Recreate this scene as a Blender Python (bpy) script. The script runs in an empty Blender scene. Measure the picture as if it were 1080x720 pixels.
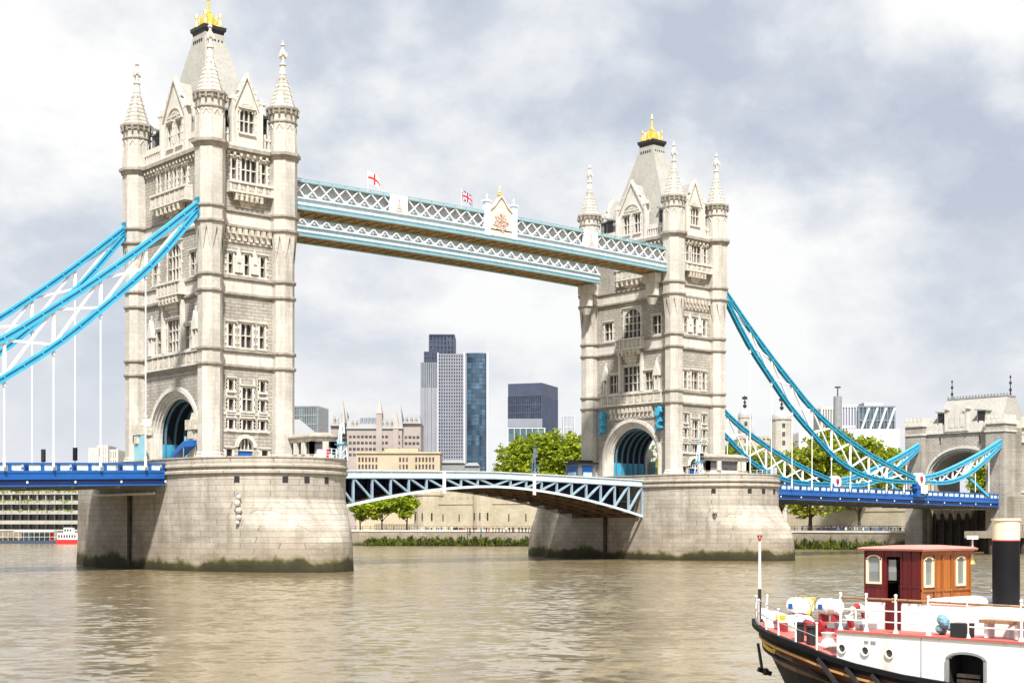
import bpy, math, random
from mathutils import Vector, Matrix
R = math.radians
random.seed(7)
S = bpy.context.scene
COL = S.collection

# ------------------------------------------------------------------ camera, world, sun, exposure
CAMX, CAMY, CAMZ = -92.478, -164.387, 5.2
YAW = R(48.775)                       # view direction, anticlockwise from +X (the bridge axis)
FPX = 1524.57                         # focal length in pixels of a 1080 px wide picture
HOR = 554.7                           # horizon row in that picture
cd = bpy.data.cameras.new('camera')
cam = bpy.data.objects.new('camera', cd)
COL.objects.link(cam)
cd.sensor_fit = 'HORIZONTAL'
cd.sensor_width = 36.0
cd.lens = 36.0 * FPX / 1080.0
cd.shift_y = (HOR - 360.0) / 1080.0
cd.clip_start = 0.5
cd.clip_end = 12000.0
cam.location = (CAMX, CAMY, CAMZ)
cam.rotation_euler = (R(90), 0, YAW - R(90))
S.camera = cam

SUN_TO = Vector((-0.35, -0.46, 0.82)).normalized()      # direction towards the sun
sl = bpy.data.lights.new('sun', 'SUN')
sl.energy = 3.5
sl.angle = R(4.0)
sl.color = (1.0, 0.955, 0.89)
sun = bpy.data.objects.new('sun', sl)
COL.objects.link(sun)
sun.location = (-100, -200, 200)
sun.rotation_euler = SUN_TO.to_track_quat('Z', 'Y').to_euler()

S.render.engine = 'CYCLES'
S.cycles.use_denoising = True
S.cycles.max_bounces = 6
S.view_settings.view_transform = 'Standard'
S.view_settings.look = 'None'
S.view_settings.gamma = 1.0
S.view_settings.use_curve_mapping = False
S.view_settings.exposure = 1.3

def N(nt, t, **kw):
    n = nt.nodes.new(t)
    for k, v in kw.items():
        if k.startswith('i_'):
            n.inputs[k[2:].replace('_', ' ')].default_value = v
        else:
            setattr(n, k, v)
    return n

def L(nt, a, b):
    nt.links.new(a, b)

def ramp(nt, stops, interp='LINEAR'):
    r = N(nt, 'ShaderNodeValToRGB')
    cr = r.color_ramp
    cr.interpolation = interp
    while len(cr.elements) < len(stops):
        cr.elements.new(0.5)
    for e, (p, c) in zip(cr.elements, stops):
        e.position = p
        e.color = (c, c, c, 1) if isinstance(c, (int, float)) else (*c, 1)
    return r

def math_n(nt, op, a, b=None, c=None):
    n = N(nt, 'ShaderNodeMath', operation=op)
    for i, v in enumerate((a, b, c)):
        if v is None:
            continue
        if isinstance(v, (int, float)):
            n.inputs[i].default_value = v
        else:
            L(nt, v, n.inputs[i])
    return n.outputs[0]

def mixc(nt, f, a, b, blend='MIX'):
    n = N(nt, 'ShaderNodeMix', data_type='RGBA', blend_type=blend)
    for i, v in ((0, f), (6, a), (7, b)):
        if isinstance(v, (int, float)):
            n.inputs[i].default_value = v
        elif isinstance(v, tuple):
            n.inputs[i].default_value = (*v, 1)
        else:
            L(nt, v, n.inputs[i])
    return n.outputs[2]

w = bpy.data.worlds.new('World')
S.world = w
w.use_nodes = True
nt = w.node_tree
nt.nodes.clear()
out = N(nt, 'ShaderNodeOutputWorld')
bg = N(nt, 'ShaderNodeBackground')
bg.inputs['Strength'].default_value = 0.1
L(nt, bg.outputs[0], out.inputs[0])
sky = N(nt, 'ShaderNodeTexSky', sky_type='NISHITA')
sky.sun_disc = False
sky.sun_elevation = math.asin(SUN_TO.z)
sky.sun_rotation = math.atan2(SUN_TO.x, SUN_TO.y)
sky.air_density = 1.0
sky.dust_density = 2.0
tc = N(nt, 'ShaderNodeTexCoord')
sep = N(nt, 'ShaderNodeSeparateXYZ')
L(nt, tc.outputs['Generated'], sep.inputs[0])
zc = math_n(nt, 'MAXIMUM', sep.outputs[2], 0.0)
cmb = N(nt, 'ShaderNodeCombineXYZ')            # cloud space: direction, flattened a little vertically
L(nt, sep.outputs[0], cmb.inputs[0]); L(nt, sep.outputs[1], cmb.inputs[1]); L(nt, math_n(nt, 'MULTIPLY', math_n(nt, 'POWER', zc, 0.9), 1.45), cmb.inputs[2])
def wnoise(scale, detail, rough, off, dist=0.0):
    mp = N(nt, 'ShaderNodeMapping')
    mp.inputs['Location'].default_value = off
    L(nt, cmb.outputs[0], mp.inputs[0])
    n = N(nt, 'ShaderNodeTexNoise', i_Scale=scale, i_Detail=detail, i_Roughness=rough, i_Distortion=dist)
    L(nt, mp.outputs[0], n.inputs['Vector'])
    return n.outputs['Fac']
n1 = wnoise(3.6, 10, 0.54, (-7.047, -13.966, 6.037), 0.25)
n2 = wnoise(9.5, 9, 0.6, (-17.103, 1.435, 2.0), 0.15)
body = math_n(nt, 'ADD', math_n(nt, 'MULTIPLY', n1, 0.66), math_n(nt, 'MULTIPLY', n2, 0.34))
shade = ramp(nt, [(0.38, (2.15, 2.4, 2.85)), (0.435, (2.6, 2.8, 3.16)), (0.475, (3.1, 3.24, 3.48)), (0.51, (3.5, 3.57, 3.68)), (0.56, (4.05, 4.06, 4.05))])
L(nt, body, shade.inputs[0])
hz = ramp(nt, [(0.0, 0.8), (0.10, 0.35), (0.22, 0.0)])
L(nt, zc, hz.inputs[0])
cl = mixc(nt, hz.outputs[0], shade.outputs[0], (3.65, 3.7, 3.76))
n3 = wnoise(1.1, 5, 0.5, (9.0, -2.0, 5.0))
gap = ramp(nt, [(0.25, 0.2), (0.36, 0.0)])          # thin cloud where the blue comes through a little
L(nt, n3, gap.inputs[0])
L(nt, mixc(nt, gap.outputs[0], cl, sky.outputs[0]), bg.inputs['Color'])

# ------------------------------------------------------------------ mesh helpers
class MB:
    def __init__(self):
        self.v = []; self.f = []; self.m = []; self.mi = 0
    def add(self, vs, fs, mi=None):
        o = len(self.v)
        self.v.extend(tuple(p) for p in vs)
        mi = self.mi if mi is None else mi
        for f in fs:
            self.f.append(tuple(i + o for i in f)); self.m.append(mi)
        return self
    def box(self, x0, x1, y0, y1, z0, z1, F=None, mi=None):
        P = [(x, y, z) for z in (z0, z1) for x, y in ((x0, y0), (x1, y0), (x1, y1), (x0, y1))]
        if F: P = [F(*p) for p in P]
        return self.add(P, [(3, 2, 1, 0), (4, 5, 6, 7), (0, 1, 5, 4), (1, 2, 6, 5), (2, 3, 7, 6), (3, 0, 4, 7)], mi)
    def bar(self, a, b, w, h=None, up=(0, 0, 1), mi=None):
        a = Vector(a); b = Vector(b); d = (b - a)
        if d.length < 1e-6: return self
        d.normalize(); h = w if h is None else h
        u = Vector(up)
        if abs(d.dot(u)) > 0.97: u = Vector((1, 0, 0))
        s = d.cross(u).normalized(); t = s.cross(d).normalized()
        P = [q + s * (w / 2 * i) + t * (h / 2 * j) for q in (a, b) for i, j in ((-1, -1), (1, -1), (1, 1), (-1, 1))]
        return self.add(P, [(3, 2, 1, 0), (4, 5, 6, 7), (0, 1, 5, 4), (1, 2, 6, 5), (2, 3, 7, 6), (3, 0, 4, 7)], mi)
    def tube(self, pts, r, n=8, mi=None, caps=True):
        pts = [Vector(p) for p in pts]
        rs = r if isinstance(r, (list, tuple)) else [r] * len(pts)
        P = []; k = len(pts)
        ref = Vector((0.3, 0.2, 1)).normalized()
        for i, p in enumerate(pts):
            d = (pts[min(i + 1, k - 1)] - pts[max(i - 1, 0)]).normalized()
            q = ref if abs(d.dot(ref)) < 0.95 else Vector((1, 0, 0))
            s = d.cross(q).normalized(); t = s.cross(d)
            for j in range(n):
                a = 2 * math.pi * j / n
                P.append(p + (s * math.cos(a) + t * math.sin(a)) * rs[i])
        fs = [(i * n + j, i * n + (j + 1) % n, (i + 1) * n + (j + 1) % n, (i + 1) * n + j) for i in range(k - 1) for j in range(n)]
        if caps: fs += [tuple(range(n))[::-1], tuple(range((k - 1) * n, k * n))]
        return self.add(P, fs, mi)
    def lathe(self, prof, c=(0, 0), n=8, rot=None, mi=None, z=0.0, sx=1.0, sy=1.0):
        rot = math.pi / n if rot is None else rot
        P = [(c[0] + sx * r * math.cos(rot + 2 * math.pi * j / n), c[1] + sy * r * math.sin(rot + 2 * math.pi * j / n), h + z) for r, h in prof for j in range(n)]
        k = len(prof)
        fs = [(i * n + j, i * n + (j + 1) % n, (i + 1) * n + (j + 1) % n, (i + 1) * n + j) for i in range(k - 1) for j in range(n)]
        fs += [tuple(range(n))[::-1], tuple(range((k - 1) * n, k * n))]
        return self.add(P, fs, mi)
    def prism(self, poly, d0, d1, F, mi=None):
        """polygon in (u, z) of a frame, extruded between depths d0 and d1"""
        n = len(poly)
        P = [F(u, z, d0) for u, z in poly] + [F(u, z, d1) for u, z in poly]
        fs = [tuple(range(n)), tuple(range(2 * n - 1, n - 1, -1))] + [(i, i + n, (i + 1) % n + n, (i + 1) % n) for i in range(n)]
        return self.add(P, fs, mi)
    def fb(self, F, u0, u1, z0, z1, d0, d1, mi=None):
        return self.prism([(u0, z0), (u1, z0), (u1, z1), (u0, z1)], d0, d1, F, mi)
    def ball(self, c, r, n=8, m=6, mi=None, sz=1.0):
        prof = [(max(1e-4, r * math.sin(math.pi * i / m)), -r * sz * math.cos(math.pi * i / m)) for i in range(m + 1)]
        return self.lathe(prof, (c[0], c[1]), n, 0, mi, c[2])
    def loft(self, rings, closed=True, mi=None, caps=True):
        n = len(rings[0]); k = len(rings)
        P = [p for r in rings for p in r]
        fs = []
        for i in range(k - 1):
            for j in range(n if closed else n - 1):
                fs.append((i * n + j, i * n + (j + 1) % n, (i + 1) * n + (j + 1) % n, (i + 1) * n + j))
        if caps and closed: fs += [tuple(range(n))[::-1], tuple(range((k - 1) * n, k * n))]
        return self.add(P, fs, mi)
    def build(self, name, mats, parent=None, smooth=False, off=None):
        me = bpy.data.meshes.new(name)
        v = self.v if off is None else [(p[0] - off[0], p[1] - off[1], p[2] - off[2]) for p in self.v]
        me.from_pydata(v, [], self.f)
        mats = mats if isinstance(mats, (list, tuple)) else [mats]
        for m in mats: me.materials.append(m)
        if len(mats) > 1: me.polygons.foreach_set('material_index', self.m)
        me.update()
        if smooth:
            me.polygons.foreach_set('use_smooth', [True] * len(self.f))
            me.set_sharp_from_angle(angle=R(38))
        o = bpy.data.objects.new(name, me)
        COL.objects.link(o)
        if parent is not None: o.parent = parent
        if off is not None: o.location = off
        return o

def tag(o, label=None, cat=None, group=None, kind=None):
    for k, v in (('label', label), ('category', cat), ('group', group), ('kind', kind)):
        if v: o[k] = v
    return o

def empty(name, loc, label, cat, group=None, rz=0.0):
    o = bpy.data.objects.new(name, None)
    COL.objects.link(o)
    o.location = loc; o.rotation_euler = (0, 0, rz); o.empty_display_size = 0.3
    return tag(o, label, cat, group)

CH = {}
def copy_tree(o, parent=None, label=None):
    c = o.copy(); COL.objects.link(c)
    if parent is not None:
        c.parent = parent
        c.matrix_parent_inverse = o.matrix_parent_inverse.copy()
    if label: c['label'] = label
    for ch in o.children: copy_tree(ch, c)
    return c

def at(px, depth):
    """ground point that far in front of the camera, in the direction of picture column px"""
    r = (px - 540) / FPX
    c, s = math.cos(YAW), math.sin(YAW)
    return CAMX + depth * (c + r * s), CAMY + depth * (s - r * c)
def hgt(py, depth):
    return CAMZ + (HOR - py) / FPX * depth
# ------------------------------------------------------------------ materials
def base(name, rough=0.7, spec=0.4):
    m = bpy.data.materials.new(name)
    m.use_nodes = True
    nt = m.node_tree
    b = nt.nodes['Principled BSDF']
    b.inputs['Roughness'].default_value = rough
    b.inputs['Specular IOR Level'].default_value = spec
    return m, nt, b

def objco(nt, scale=(1, 1, 1), loc=(0, 0, 0)):
    t = N(nt, 'ShaderNodeTexCoord'); mp = N(nt, 'ShaderNodeMapping')
    mp.inputs['Scale'].default_value = scale
    mp.inputs['Location'].default_value = loc
    L(nt, t.outputs['Object'], mp.inputs[0])
    return mp.outputs[0]

def noise(nt, scale, detail=4, rough=0.55, vec=None, dist=0.0):
    n = N(nt, 'ShaderNodeTexNoise', i_Scale=scale, i_Detail=detail, i_Roughness=rough, i_Distortion=dist)
    L(nt, vec if vec is not None else objco(nt), n.inputs['Vector'])
    return n.outputs['Fac']

def paint(name, col, rough=0.5, var=0.12, scale=1.2, metal=0.0, bump=0.0, spec=0.4, dirt=None):
    """a plain surface with soft wear: slightly lighter and darker patches"""
    m, nt, b = base(name, rough, spec)
    b.inputs['Metallic'].default_value = metal
    f = noise(nt, scale, 5, 0.6)
    rp = ramp(nt, [(0.3, tuple(c * (1 - var) for c in col)), (0.7, tuple(min(1, c * (1 + var)) for c in col))])
    L(nt, f, rp.inputs[0])
    c = rp.outputs[0]
    if dirt:
        st = noise(nt, 1.0, 5, 0.65, objco(nt, (2.2, 2.2, 0.25)))
        rr = ramp(nt, [(0.52, 0.0), (0.72, 0.65)])
        L(nt, st, rr.inputs[0])
        c = mixc(nt, rr.outputs[0], c, dirt)
    L(nt, c, b.inputs['Base Color'])
    if bump:
        bp = N(nt, 'ShaderNodeBump', i_Strength=bump, i_Distance=0.05)
        L(nt, noise(nt, scale * 6, 4), bp.inputs['Height']); L(nt, bp.outputs[0], b.inputs['Normal'])
    return m

def stone(name, c1, c2, mortar, bw, bh, ms=0.02, var=0.3, stain=(0.16, 0.13, 0.10), st_amt=0.4, rough=0.85, bump=0.5, algae=False):
    m, nt, b = base(name, rough, 0.25)
    t = N(nt, 'ShaderNodeTexCoord'); sp = N(nt, 'ShaderNodeSeparateXYZ')
    L(nt, t.outputs['Object'], sp.inputs[0])
    cb = N(nt, 'ShaderNodeCombineXYZ')
    L(nt, math_n(nt, 'ADD', sp.outputs[0], sp.outputs[1]), cb.inputs[0]); L(nt, sp.outputs[2], cb.inputs[1])
    br = N(nt, 'ShaderNodeTexBrick')
    br.inputs['Scale'].default_value = 1.0
    br.inputs['Brick Width'].default_value = bw; br.inputs['Row Height'].default_value = bh
    br.inputs['Mortar Size'].default_value = ms; br.inputs['Mortar Smooth'].default_value = 0.3
    br.inputs['Bias'].default_value = 0.1
    br.inputs['Color1'].default_value = (*c1, 1); br.inputs['Color2'].default_value = (*c2, 1); br.inputs['Mortar'].default_value = (*mortar, 1)
    L(nt, cb.outputs[0], br.inputs['Vector'])
    big = noise(nt, 0.22, 6, 0.6)
    rp = ramp(nt, [(0.3, 1 - var), (0.7, 1.0)])
    L(nt, big, rp.inputs[0])
    c = mixc(nt, 1.0, br.outputs['Color'], rp.outputs[0], 'MULTIPLY')
    fine = ramp(nt, [(0.3, 0.86), (0.7, 1.08)])
    L(nt, noise(nt, 2.5, 4, 0.7), fine.inputs[0])
    c = mixc(nt, 1.0, c, fine.outputs[0], 'MULTIPLY')
    sk = ramp(nt, [(0.5, 0.0), (0.75, st_amt)])
    L(nt, noise(nt, 1.0, 6, 0.65, objco(nt, (0.9, 0.9, 0.11))), sk.inputs[0])
    c = mixc(nt, sk.outputs[0], c, stain)
    if algae:
        z = sp.outputs[2]
        h1 = math_n(nt, 'ADD', z, math_n(nt, 'MULTIPLY', math_n(nt, 'SUBTRACT', noise(nt, 0.16, 3, 0.55), 0.5), -4.6))
        h2 = math_n(nt, 'ADD', h1, math_n(nt, 'MULTIPLY', math_n(nt, 'SUBTRACT', noise(nt, 1.1, 6, 0.65), 0.5), -0.9))
        t2 = ramp(nt, [(0.0, 0.75), (0.45, 0.45), (1.0, 0.0)])           # brown tide stain up the stone
        L(nt, math_n(nt, 'DIVIDE', h2, 4.8), t2.inputs[0])
        c = mixc(nt, t2.outputs[0], c, (0.22, 0.17, 0.115))
        pk = ramp(nt, [(0.50, 0.0), (0.64, 0.45)])                        # dark patches of wet stone
        L(nt, noise(nt, 0.28, 5, 0.6, objco(nt, (1, 1, 2.2), (5, 1, 3))), pk.inputs[0])
        lowm = ramp(nt, [(0.5, 1.0), (1.0, 0.0)]); L(nt, math_n(nt, 'DIVIDE', z, 6.5), lowm.inputs[0])
        c = mixc(nt, math_n(nt, 'MULTIPLY', pk.outputs[0], lowm.outputs[0]), c, (0.15, 0.125, 0.095))
        g = ramp(nt, [(0.24, 1.0), (0.36, 0.0)])
        L(nt, math_n(nt, 'DIVIDE', h2, 4.6), g.inputs[0])
        gc = ramp(nt, [(0.05, (0.030, 0.026, 0.015)), (0.20, (0.045, 0.042, 0.018)), (0.36, (0.10, 0.105, 0.022))])
        L(nt, math_n(nt, 'DIVIDE', math_n(nt, 'ADD', h2, math_n(nt, 'MULTIPLY', math_n(nt, 'SUBTRACT', noise(nt, 0.6, 4, 0.6), 0.5), 1.6)), 4.6), gc.inputs[0])
        c = mixc(nt, g.outputs[0], c, gc.outputs[0])
    L(nt, c, b.inputs['Base Color'])
    bp = N(nt, 'ShaderNodeBump', i_Strength=bump, i_Distance=0.06)
    hgt_ = math_n(nt, 'ADD', math_n(nt, 'MULTIPLY', br.outputs['Fac'], -0.8), math_n(nt, 'MULTIPLY', noise(nt, 3.0, 5, 0.7), 0.8))
    L(nt, hgt_, bp.inputs['Height']); L(nt, bp.outputs[0], b.inputs['Normal'])
    return m

def glass(name, col, rough=0.12, var=0.5, scale=0.6, spec=0.6, cw=None, ch=None):
    """glazing whose panels differ slightly, a few of them brighter"""
    m, nt, b = base(name, rough, spec)
    cw = cw or 1.0 / scale; ch = ch or cw
    t = N(nt, 'ShaderNodeTexCoord'); sp = N(nt, 'ShaderNodeSeparateXYZ'); L(nt, t.outputs['Object'], sp.inputs[0])
    cb = N(nt, 'ShaderNodeCombineXYZ')
    L(nt, math_n(nt, 'FLOOR', math_n(nt, 'DIVIDE', math_n(nt, 'ADD', sp.outputs[0], math_n(nt, 'MULTIPLY', sp.outputs[1], 1.01)), cw)), cb.inputs[0])
    L(nt, math_n(nt, 'FLOOR', math_n(nt, 'DIVIDE', sp.outputs[2], ch)), cb.inputs[1])
    wn = N(nt, 'ShaderNodeTexWhiteNoise', noise_dimensions='2D'); L(nt, cb.outputs[0], wn.inputs['Vector'])
    rp = ramp(nt, [(0.0, tuple(c * (1 - var) for c in col)), (0.82, tuple(c * (1 + var * .5) for c in col)), (1.0, tuple(min(.8, c * (1 + var * 3)) for c in col))])
    L(nt, wn.outputs['Value'], rp.inputs[0])
    bigv = ramp(nt, [(0.35, 0.7), (0.65, 1.25)]); L(nt, noise(nt, 0.02, 4, 0.6), bigv.inputs[0])
    L(nt, mixc(nt, 1.0, rp.outputs[0], bigv.outputs[0], 'MULTIPLY'), b.inputs['Base Color'])
    return m

def leaf(name, dark, mid, light):
    m, nt, b = base(name, 0.6, 0.25)
    f = noise(nt, 0.55, 3, 0.6)
    rp = ramp(nt, [(0.32, dark), (0.5, mid), (0.68, light)])
    L(nt, f, rp.inputs[0])
    L(nt, rp.outputs[0], b.inputs['Base Color'])
    tr = N(nt, 'ShaderNodeBsdfTranslucent')
    L(nt, rp.outputs[0], tr.inputs[0])
    mx = N(nt, 'ShaderNodeMixShader'); mx.inputs[0].default_value = 0.4
    L(nt, b.outputs[0], mx.inputs[1]); L(nt, tr.outputs[0], mx.inputs[2])
    L(nt, mx.outputs[0], nt.nodes['Material Output'].inputs[0])
    return m

M = {}
M['granite'] = stone('rough_granite', (0.52, 0.49, 0.435), (0.44, 0.41, 0.36), (0.29, 0.265, 0.23), 1.15, 0.42, 0.03, 0.34, st_amt=0.5, bump=1.0)
M['ashlar'] = stone('portland_ashlar', (0.62, 0.59, 0.535), (0.57, 0.54, 0.485), (0.44, 0.41, 0.365), 1.3, 0.55, 0.012, 0.28, st_amt=0.5, bump=0.25)
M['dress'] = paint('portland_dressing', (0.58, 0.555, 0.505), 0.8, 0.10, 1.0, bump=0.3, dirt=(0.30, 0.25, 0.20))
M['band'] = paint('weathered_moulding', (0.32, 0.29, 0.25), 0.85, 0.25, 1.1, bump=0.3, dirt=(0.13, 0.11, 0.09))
M['carve'] = paint('carved_stone', (0.56, 0.515, 0.44), 0.85, 0.32, 2.6, bump=1.0, dirt=(0.22, 0.17, 0.11))
M['pier'] = stone('pier_granite', (0.52, 0.475, 0.41), (0.44, 0.40, 0.34), (0.27, 0.24, 0.20), 1.7, 0.66, 0.028, 0.32, st_amt=0.55, bump=0.5, algae=True)
M['slate'] = stone('pale_roof_slate', (0.41, 0.40, 0.365), (0.37, 0.36, 0.33), (0.31, 0.305, 0.28), 0.5, 0.28, 0.01, 0.15, st_amt=0.2, bump=0.2, stain=(0.29, 0.285, 0.24))
M['pane'] = glass('window_glass', (0.065, 0.06, 0.06), 0.1, 0.55, 0.8)
M['dark'] = paint('dark_recess', (0.02, 0.02, 0.022), 0.8)
M['iron'] = paint('black_iron', (0.022, 0.022, 0.025), 0.45)
M['gold'] = paint('gilding', (0.80, 0.55, 0.12), 0.35, 0.15, 3.0, metal=0.55)
M['sky_blue'] = paint('sky_blue_paint', (0.055, 0.36, 0.56), 0.4, 0.12, 0.8, dirt=(0.05, 0.22, 0.33))
M['chain_blue'] = paint('chain_blue_paint', (0.06, 0.38, 0.60), 0.38, 0.1, 0.7)
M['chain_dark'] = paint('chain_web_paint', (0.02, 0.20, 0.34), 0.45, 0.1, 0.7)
M['deep_blue'] = paint('deep_blue_paint', (0.012, 0.10, 0.36), 0.35, 0.14, 0.6)
M['vault_dark'] = paint('vault_shade', (0.010, 0.013, 0.022), 0.8)
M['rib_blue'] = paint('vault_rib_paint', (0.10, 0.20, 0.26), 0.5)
M['portal_pale'] = paint('pale_portal_paint', (0.26, 0.50, 0.58), 0.5, 0.1, 0.8, dirt=(0.2, 0.36, 0.42))
M['truss_grey'] = paint('grey_blue_truss_paint', (0.28, 0.38, 0.46), 0.5, 0.12, 0.8, dirt=(0.14, 0.19, 0.24))
M['teal_blue'] = paint('teal_chain_paint', (0.018, 0.27, 0.42), 0.4, 0.12, 0.6)
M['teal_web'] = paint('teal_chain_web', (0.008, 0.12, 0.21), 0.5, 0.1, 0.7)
M['navy'] = paint('navy_paint', (0.006, 0.02, 0.09), 0.5, 0.2, 0.6)
M['pale_blue'] = paint('pale_blue_paint', (0.60, 0.72, 0.79), 0.42, 0.08, 0.9, dirt=(0.33, 0.42, 0.47))
M['teal_edge'] = paint('teal_edge_paint', (0.22, 0.38, 0.43), 0.45, 0.1, 0.9)
M['white'] = paint('white_paint', (0.80, 0.80, 0.79), 0.4, 0.05, 0.9)
M['offwhite'] = paint('offwhite_paint', (0.70, 0.70, 0.67), 0.5, 0.08, 0.9, dirt=(0.5, 0.46, 0.38))
M['soffit'] = paint('brown_soffit_paint', (0.40, 0.27, 0.12), 0.7, 0.25, 0.6, dirt=(0.22, 0.14, 0.07))
M['rust'] = paint('rusty_steel', (0.13, 0.085, 0.055), 0.8, 0.4, 0.8)
M['road'] = paint('asphalt', (0.055, 0.055, 0.055), 0.9, 0.2, 1.0)
M['red'] = paint('red_paint', (0.55, 0.03, 0.03), 0.45, 0.1, 1.0)
M['lead'] = paint('lead_grey', (0.24, 0.25, 0.26), 0.6, 0.15, 0.8)
M['concrete'] = paint('pale_concrete', (0.55, 0.53, 0.48), 0.85, 0.12, 0.4, dirt=(0.34, 0.31, 0.27))
M['cream'] = stone('cream_rubble', (0.56, 0.50, 0.37), (0.50, 0.44, 0.32), (0.42, 0.37, 0.27), 1.1, 0.5, 0.03, 0.25, stain=(0.36, 0.29, 0.20), st_amt=0.5)
M['quay'] = stone('quay_stone', (0.42, 0.38, 0.31), (0.36, 0.33, 0.27), (0.25, 0.22, 0.18), 1.6, 0.6, 0.03, 0.35, st_amt=0.6, algae=True)
M['timber'] = paint('dark_wet_timber', (0.045, 0.036, 0.028), 0.8, 0.5, 1.0, bump=0.5, dirt=(0.10, 0.085, 0.065))
M['bark'] = paint('bark', (0.075, 0.055, 0.04), 0.9, 0.35, 2.0, bump=0.8)
M['leaf_a'] = leaf('spring_leaves', (0.10, 0.14, 0.010), (0.25, 0.32, 0.018), (0.46, 0.50, 0.035))
M['leaf_b'] = leaf('olive_leaves', (0.10, 0.135, 0.012), (0.25, 0.29, 0.02), (0.46, 0.47, 0.035))
M['reed'] = leaf('waterside_green', (0.03, 0.05, 0.008), (0.08, 0.11, 0.012), (0.20, 0.22, 0.03))
# ------------------------------------------------------------------ water, land
m, nt, b = base('river_water', 0.12, 0.5)
b.inputs['IOR'].default_value = 1.333
tcg = N(nt, 'ShaderNodeTexCoord')
vr = N(nt, 'ShaderNodeVectorRotate', rotation_type='Z_AXIS'); vr.inputs['Angle'].default_value = -(YAW - R(90)) + R(12)
L(nt, tcg.outputs['Object'], vr.inputs['Vector'])
def wv(sx, sy, loc=(0, 0, 0)):
    """wave space: x along the crests, y across them"""
    mp = N(nt, 'ShaderNodeMapping'); mp.inputs['Scale'].default_value = (sx, sy, 1); mp.inputs['Location'].default_value = loc
    L(nt, vr.outputs[0], mp.inputs[0]); return mp.outputs[0]
def slopes(vec, k, detail, rough, dist=0.0):
    n = N(nt, 'ShaderNodeTexNoise', i_Scale=1.0, i_Detail=detail, i_Roughness=rough, i_Distortion=dist)
    L(nt, vec, n.inputs['Vector'])
    v = N(nt, 'ShaderNodeVectorMath', operation='SUBTRACT'); L(nt, n.outputs['Color'], v.inputs[0]); v.inputs[1].default_value = (.5, .5, .5)
    m_ = N(nt, 'ShaderNodeVectorMath', operation='MULTIPLY'); L(nt, v.outputs[0], m_.inputs[0]); m_.inputs[1].default_value = (k, k, 0)
    return m_.outputs[0]
a3 = noise(nt, 1.0, 5, 0.6, wv(0.022, 0.04, (1, 9, 0)), 1.2)
calm = ramp(nt, [(0.38, 0.45), (0.60, 1.0)])
L(nt, a3, calm.inputs[0])
sw = N(nt, 'ShaderNodeVectorMath', operation='ADD'); L(nt, slopes(wv(0.24, 0.34), 0.34, 3, 0.5, 0.6), sw.inputs[0]); L(nt, slopes(wv(1.1, 1.15, (4, 2, 0)), 0.9, 6, 0.62, 0.4), sw.inputs[1])
sc_ = N(nt, 'ShaderNodeVectorMath', operation='SCALE'); L(nt, sw.outputs[0], sc_.inputs[0]); L(nt, calm.outputs[0], sc_.inputs['Scale'])
up = N(nt, 'ShaderNodeVectorMath', operation='ADD'); L(nt, sc_.outputs[0], up.inputs[0]); up.inputs[1].default_value = (0, 0, 1)
nn_ = N(nt, 'ShaderNodeVectorMath', operation='NORMALIZE'); L(nt, up.outputs[0], nn_.inputs[0])
L(nt, nn_.outputs[0], b.inputs['Normal'])
wc = ramp(nt, [(0.3, (0.165, 0.125, 0.064)), (0.55, (0.215, 0.17, 0.095)), (0.75, (0.26, 0.215, 0.135))])
L(nt, noise(nt, 1.0, 6, 0.6, wv(0.03, 0.06, (7, 3, 0)), 1.2), wc.inputs[0])
L(nt, wc.outputs[0], b.inputs['Base Color'])
M['water'] = m

def sheet(name, pts, z, mat, kind='structure'):
    mb = MB(); mb.add([(x, y, z) for x, y in pts], [tuple(range(len(pts)))])
    return tag(mb.build(name, mat), kind=kind)

sheet('river', [(-3000, -3000), (4000, -3000), (4000, 5000), (-3000, 5000)], 0.0, M['water'])
BANK = [(52, 345), (88, 284), (111, 219), (134, 157), (163, 117), (177, 43), (179.5, 14), (181, -20), (186, -130), (195, -400)]
m, nt, b = base('riverside_ground', 0.9, 0.2)
gr = ramp(nt, [(0.35, (0.16, 0.15, 0.13)), (0.65, (0.26, 0.24, 0.20))]); L(nt, noise(nt, 0.15, 6), gr.inputs[0]); L(nt, gr.outputs[0], b.inputs['Base Color'])
M['ground'] = m
sheet('ground', [(-2600, 4800), (-300, 800)] + BANK + [(3900, -1200), (3900, 4900)], 3.4, M['ground'])

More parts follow.
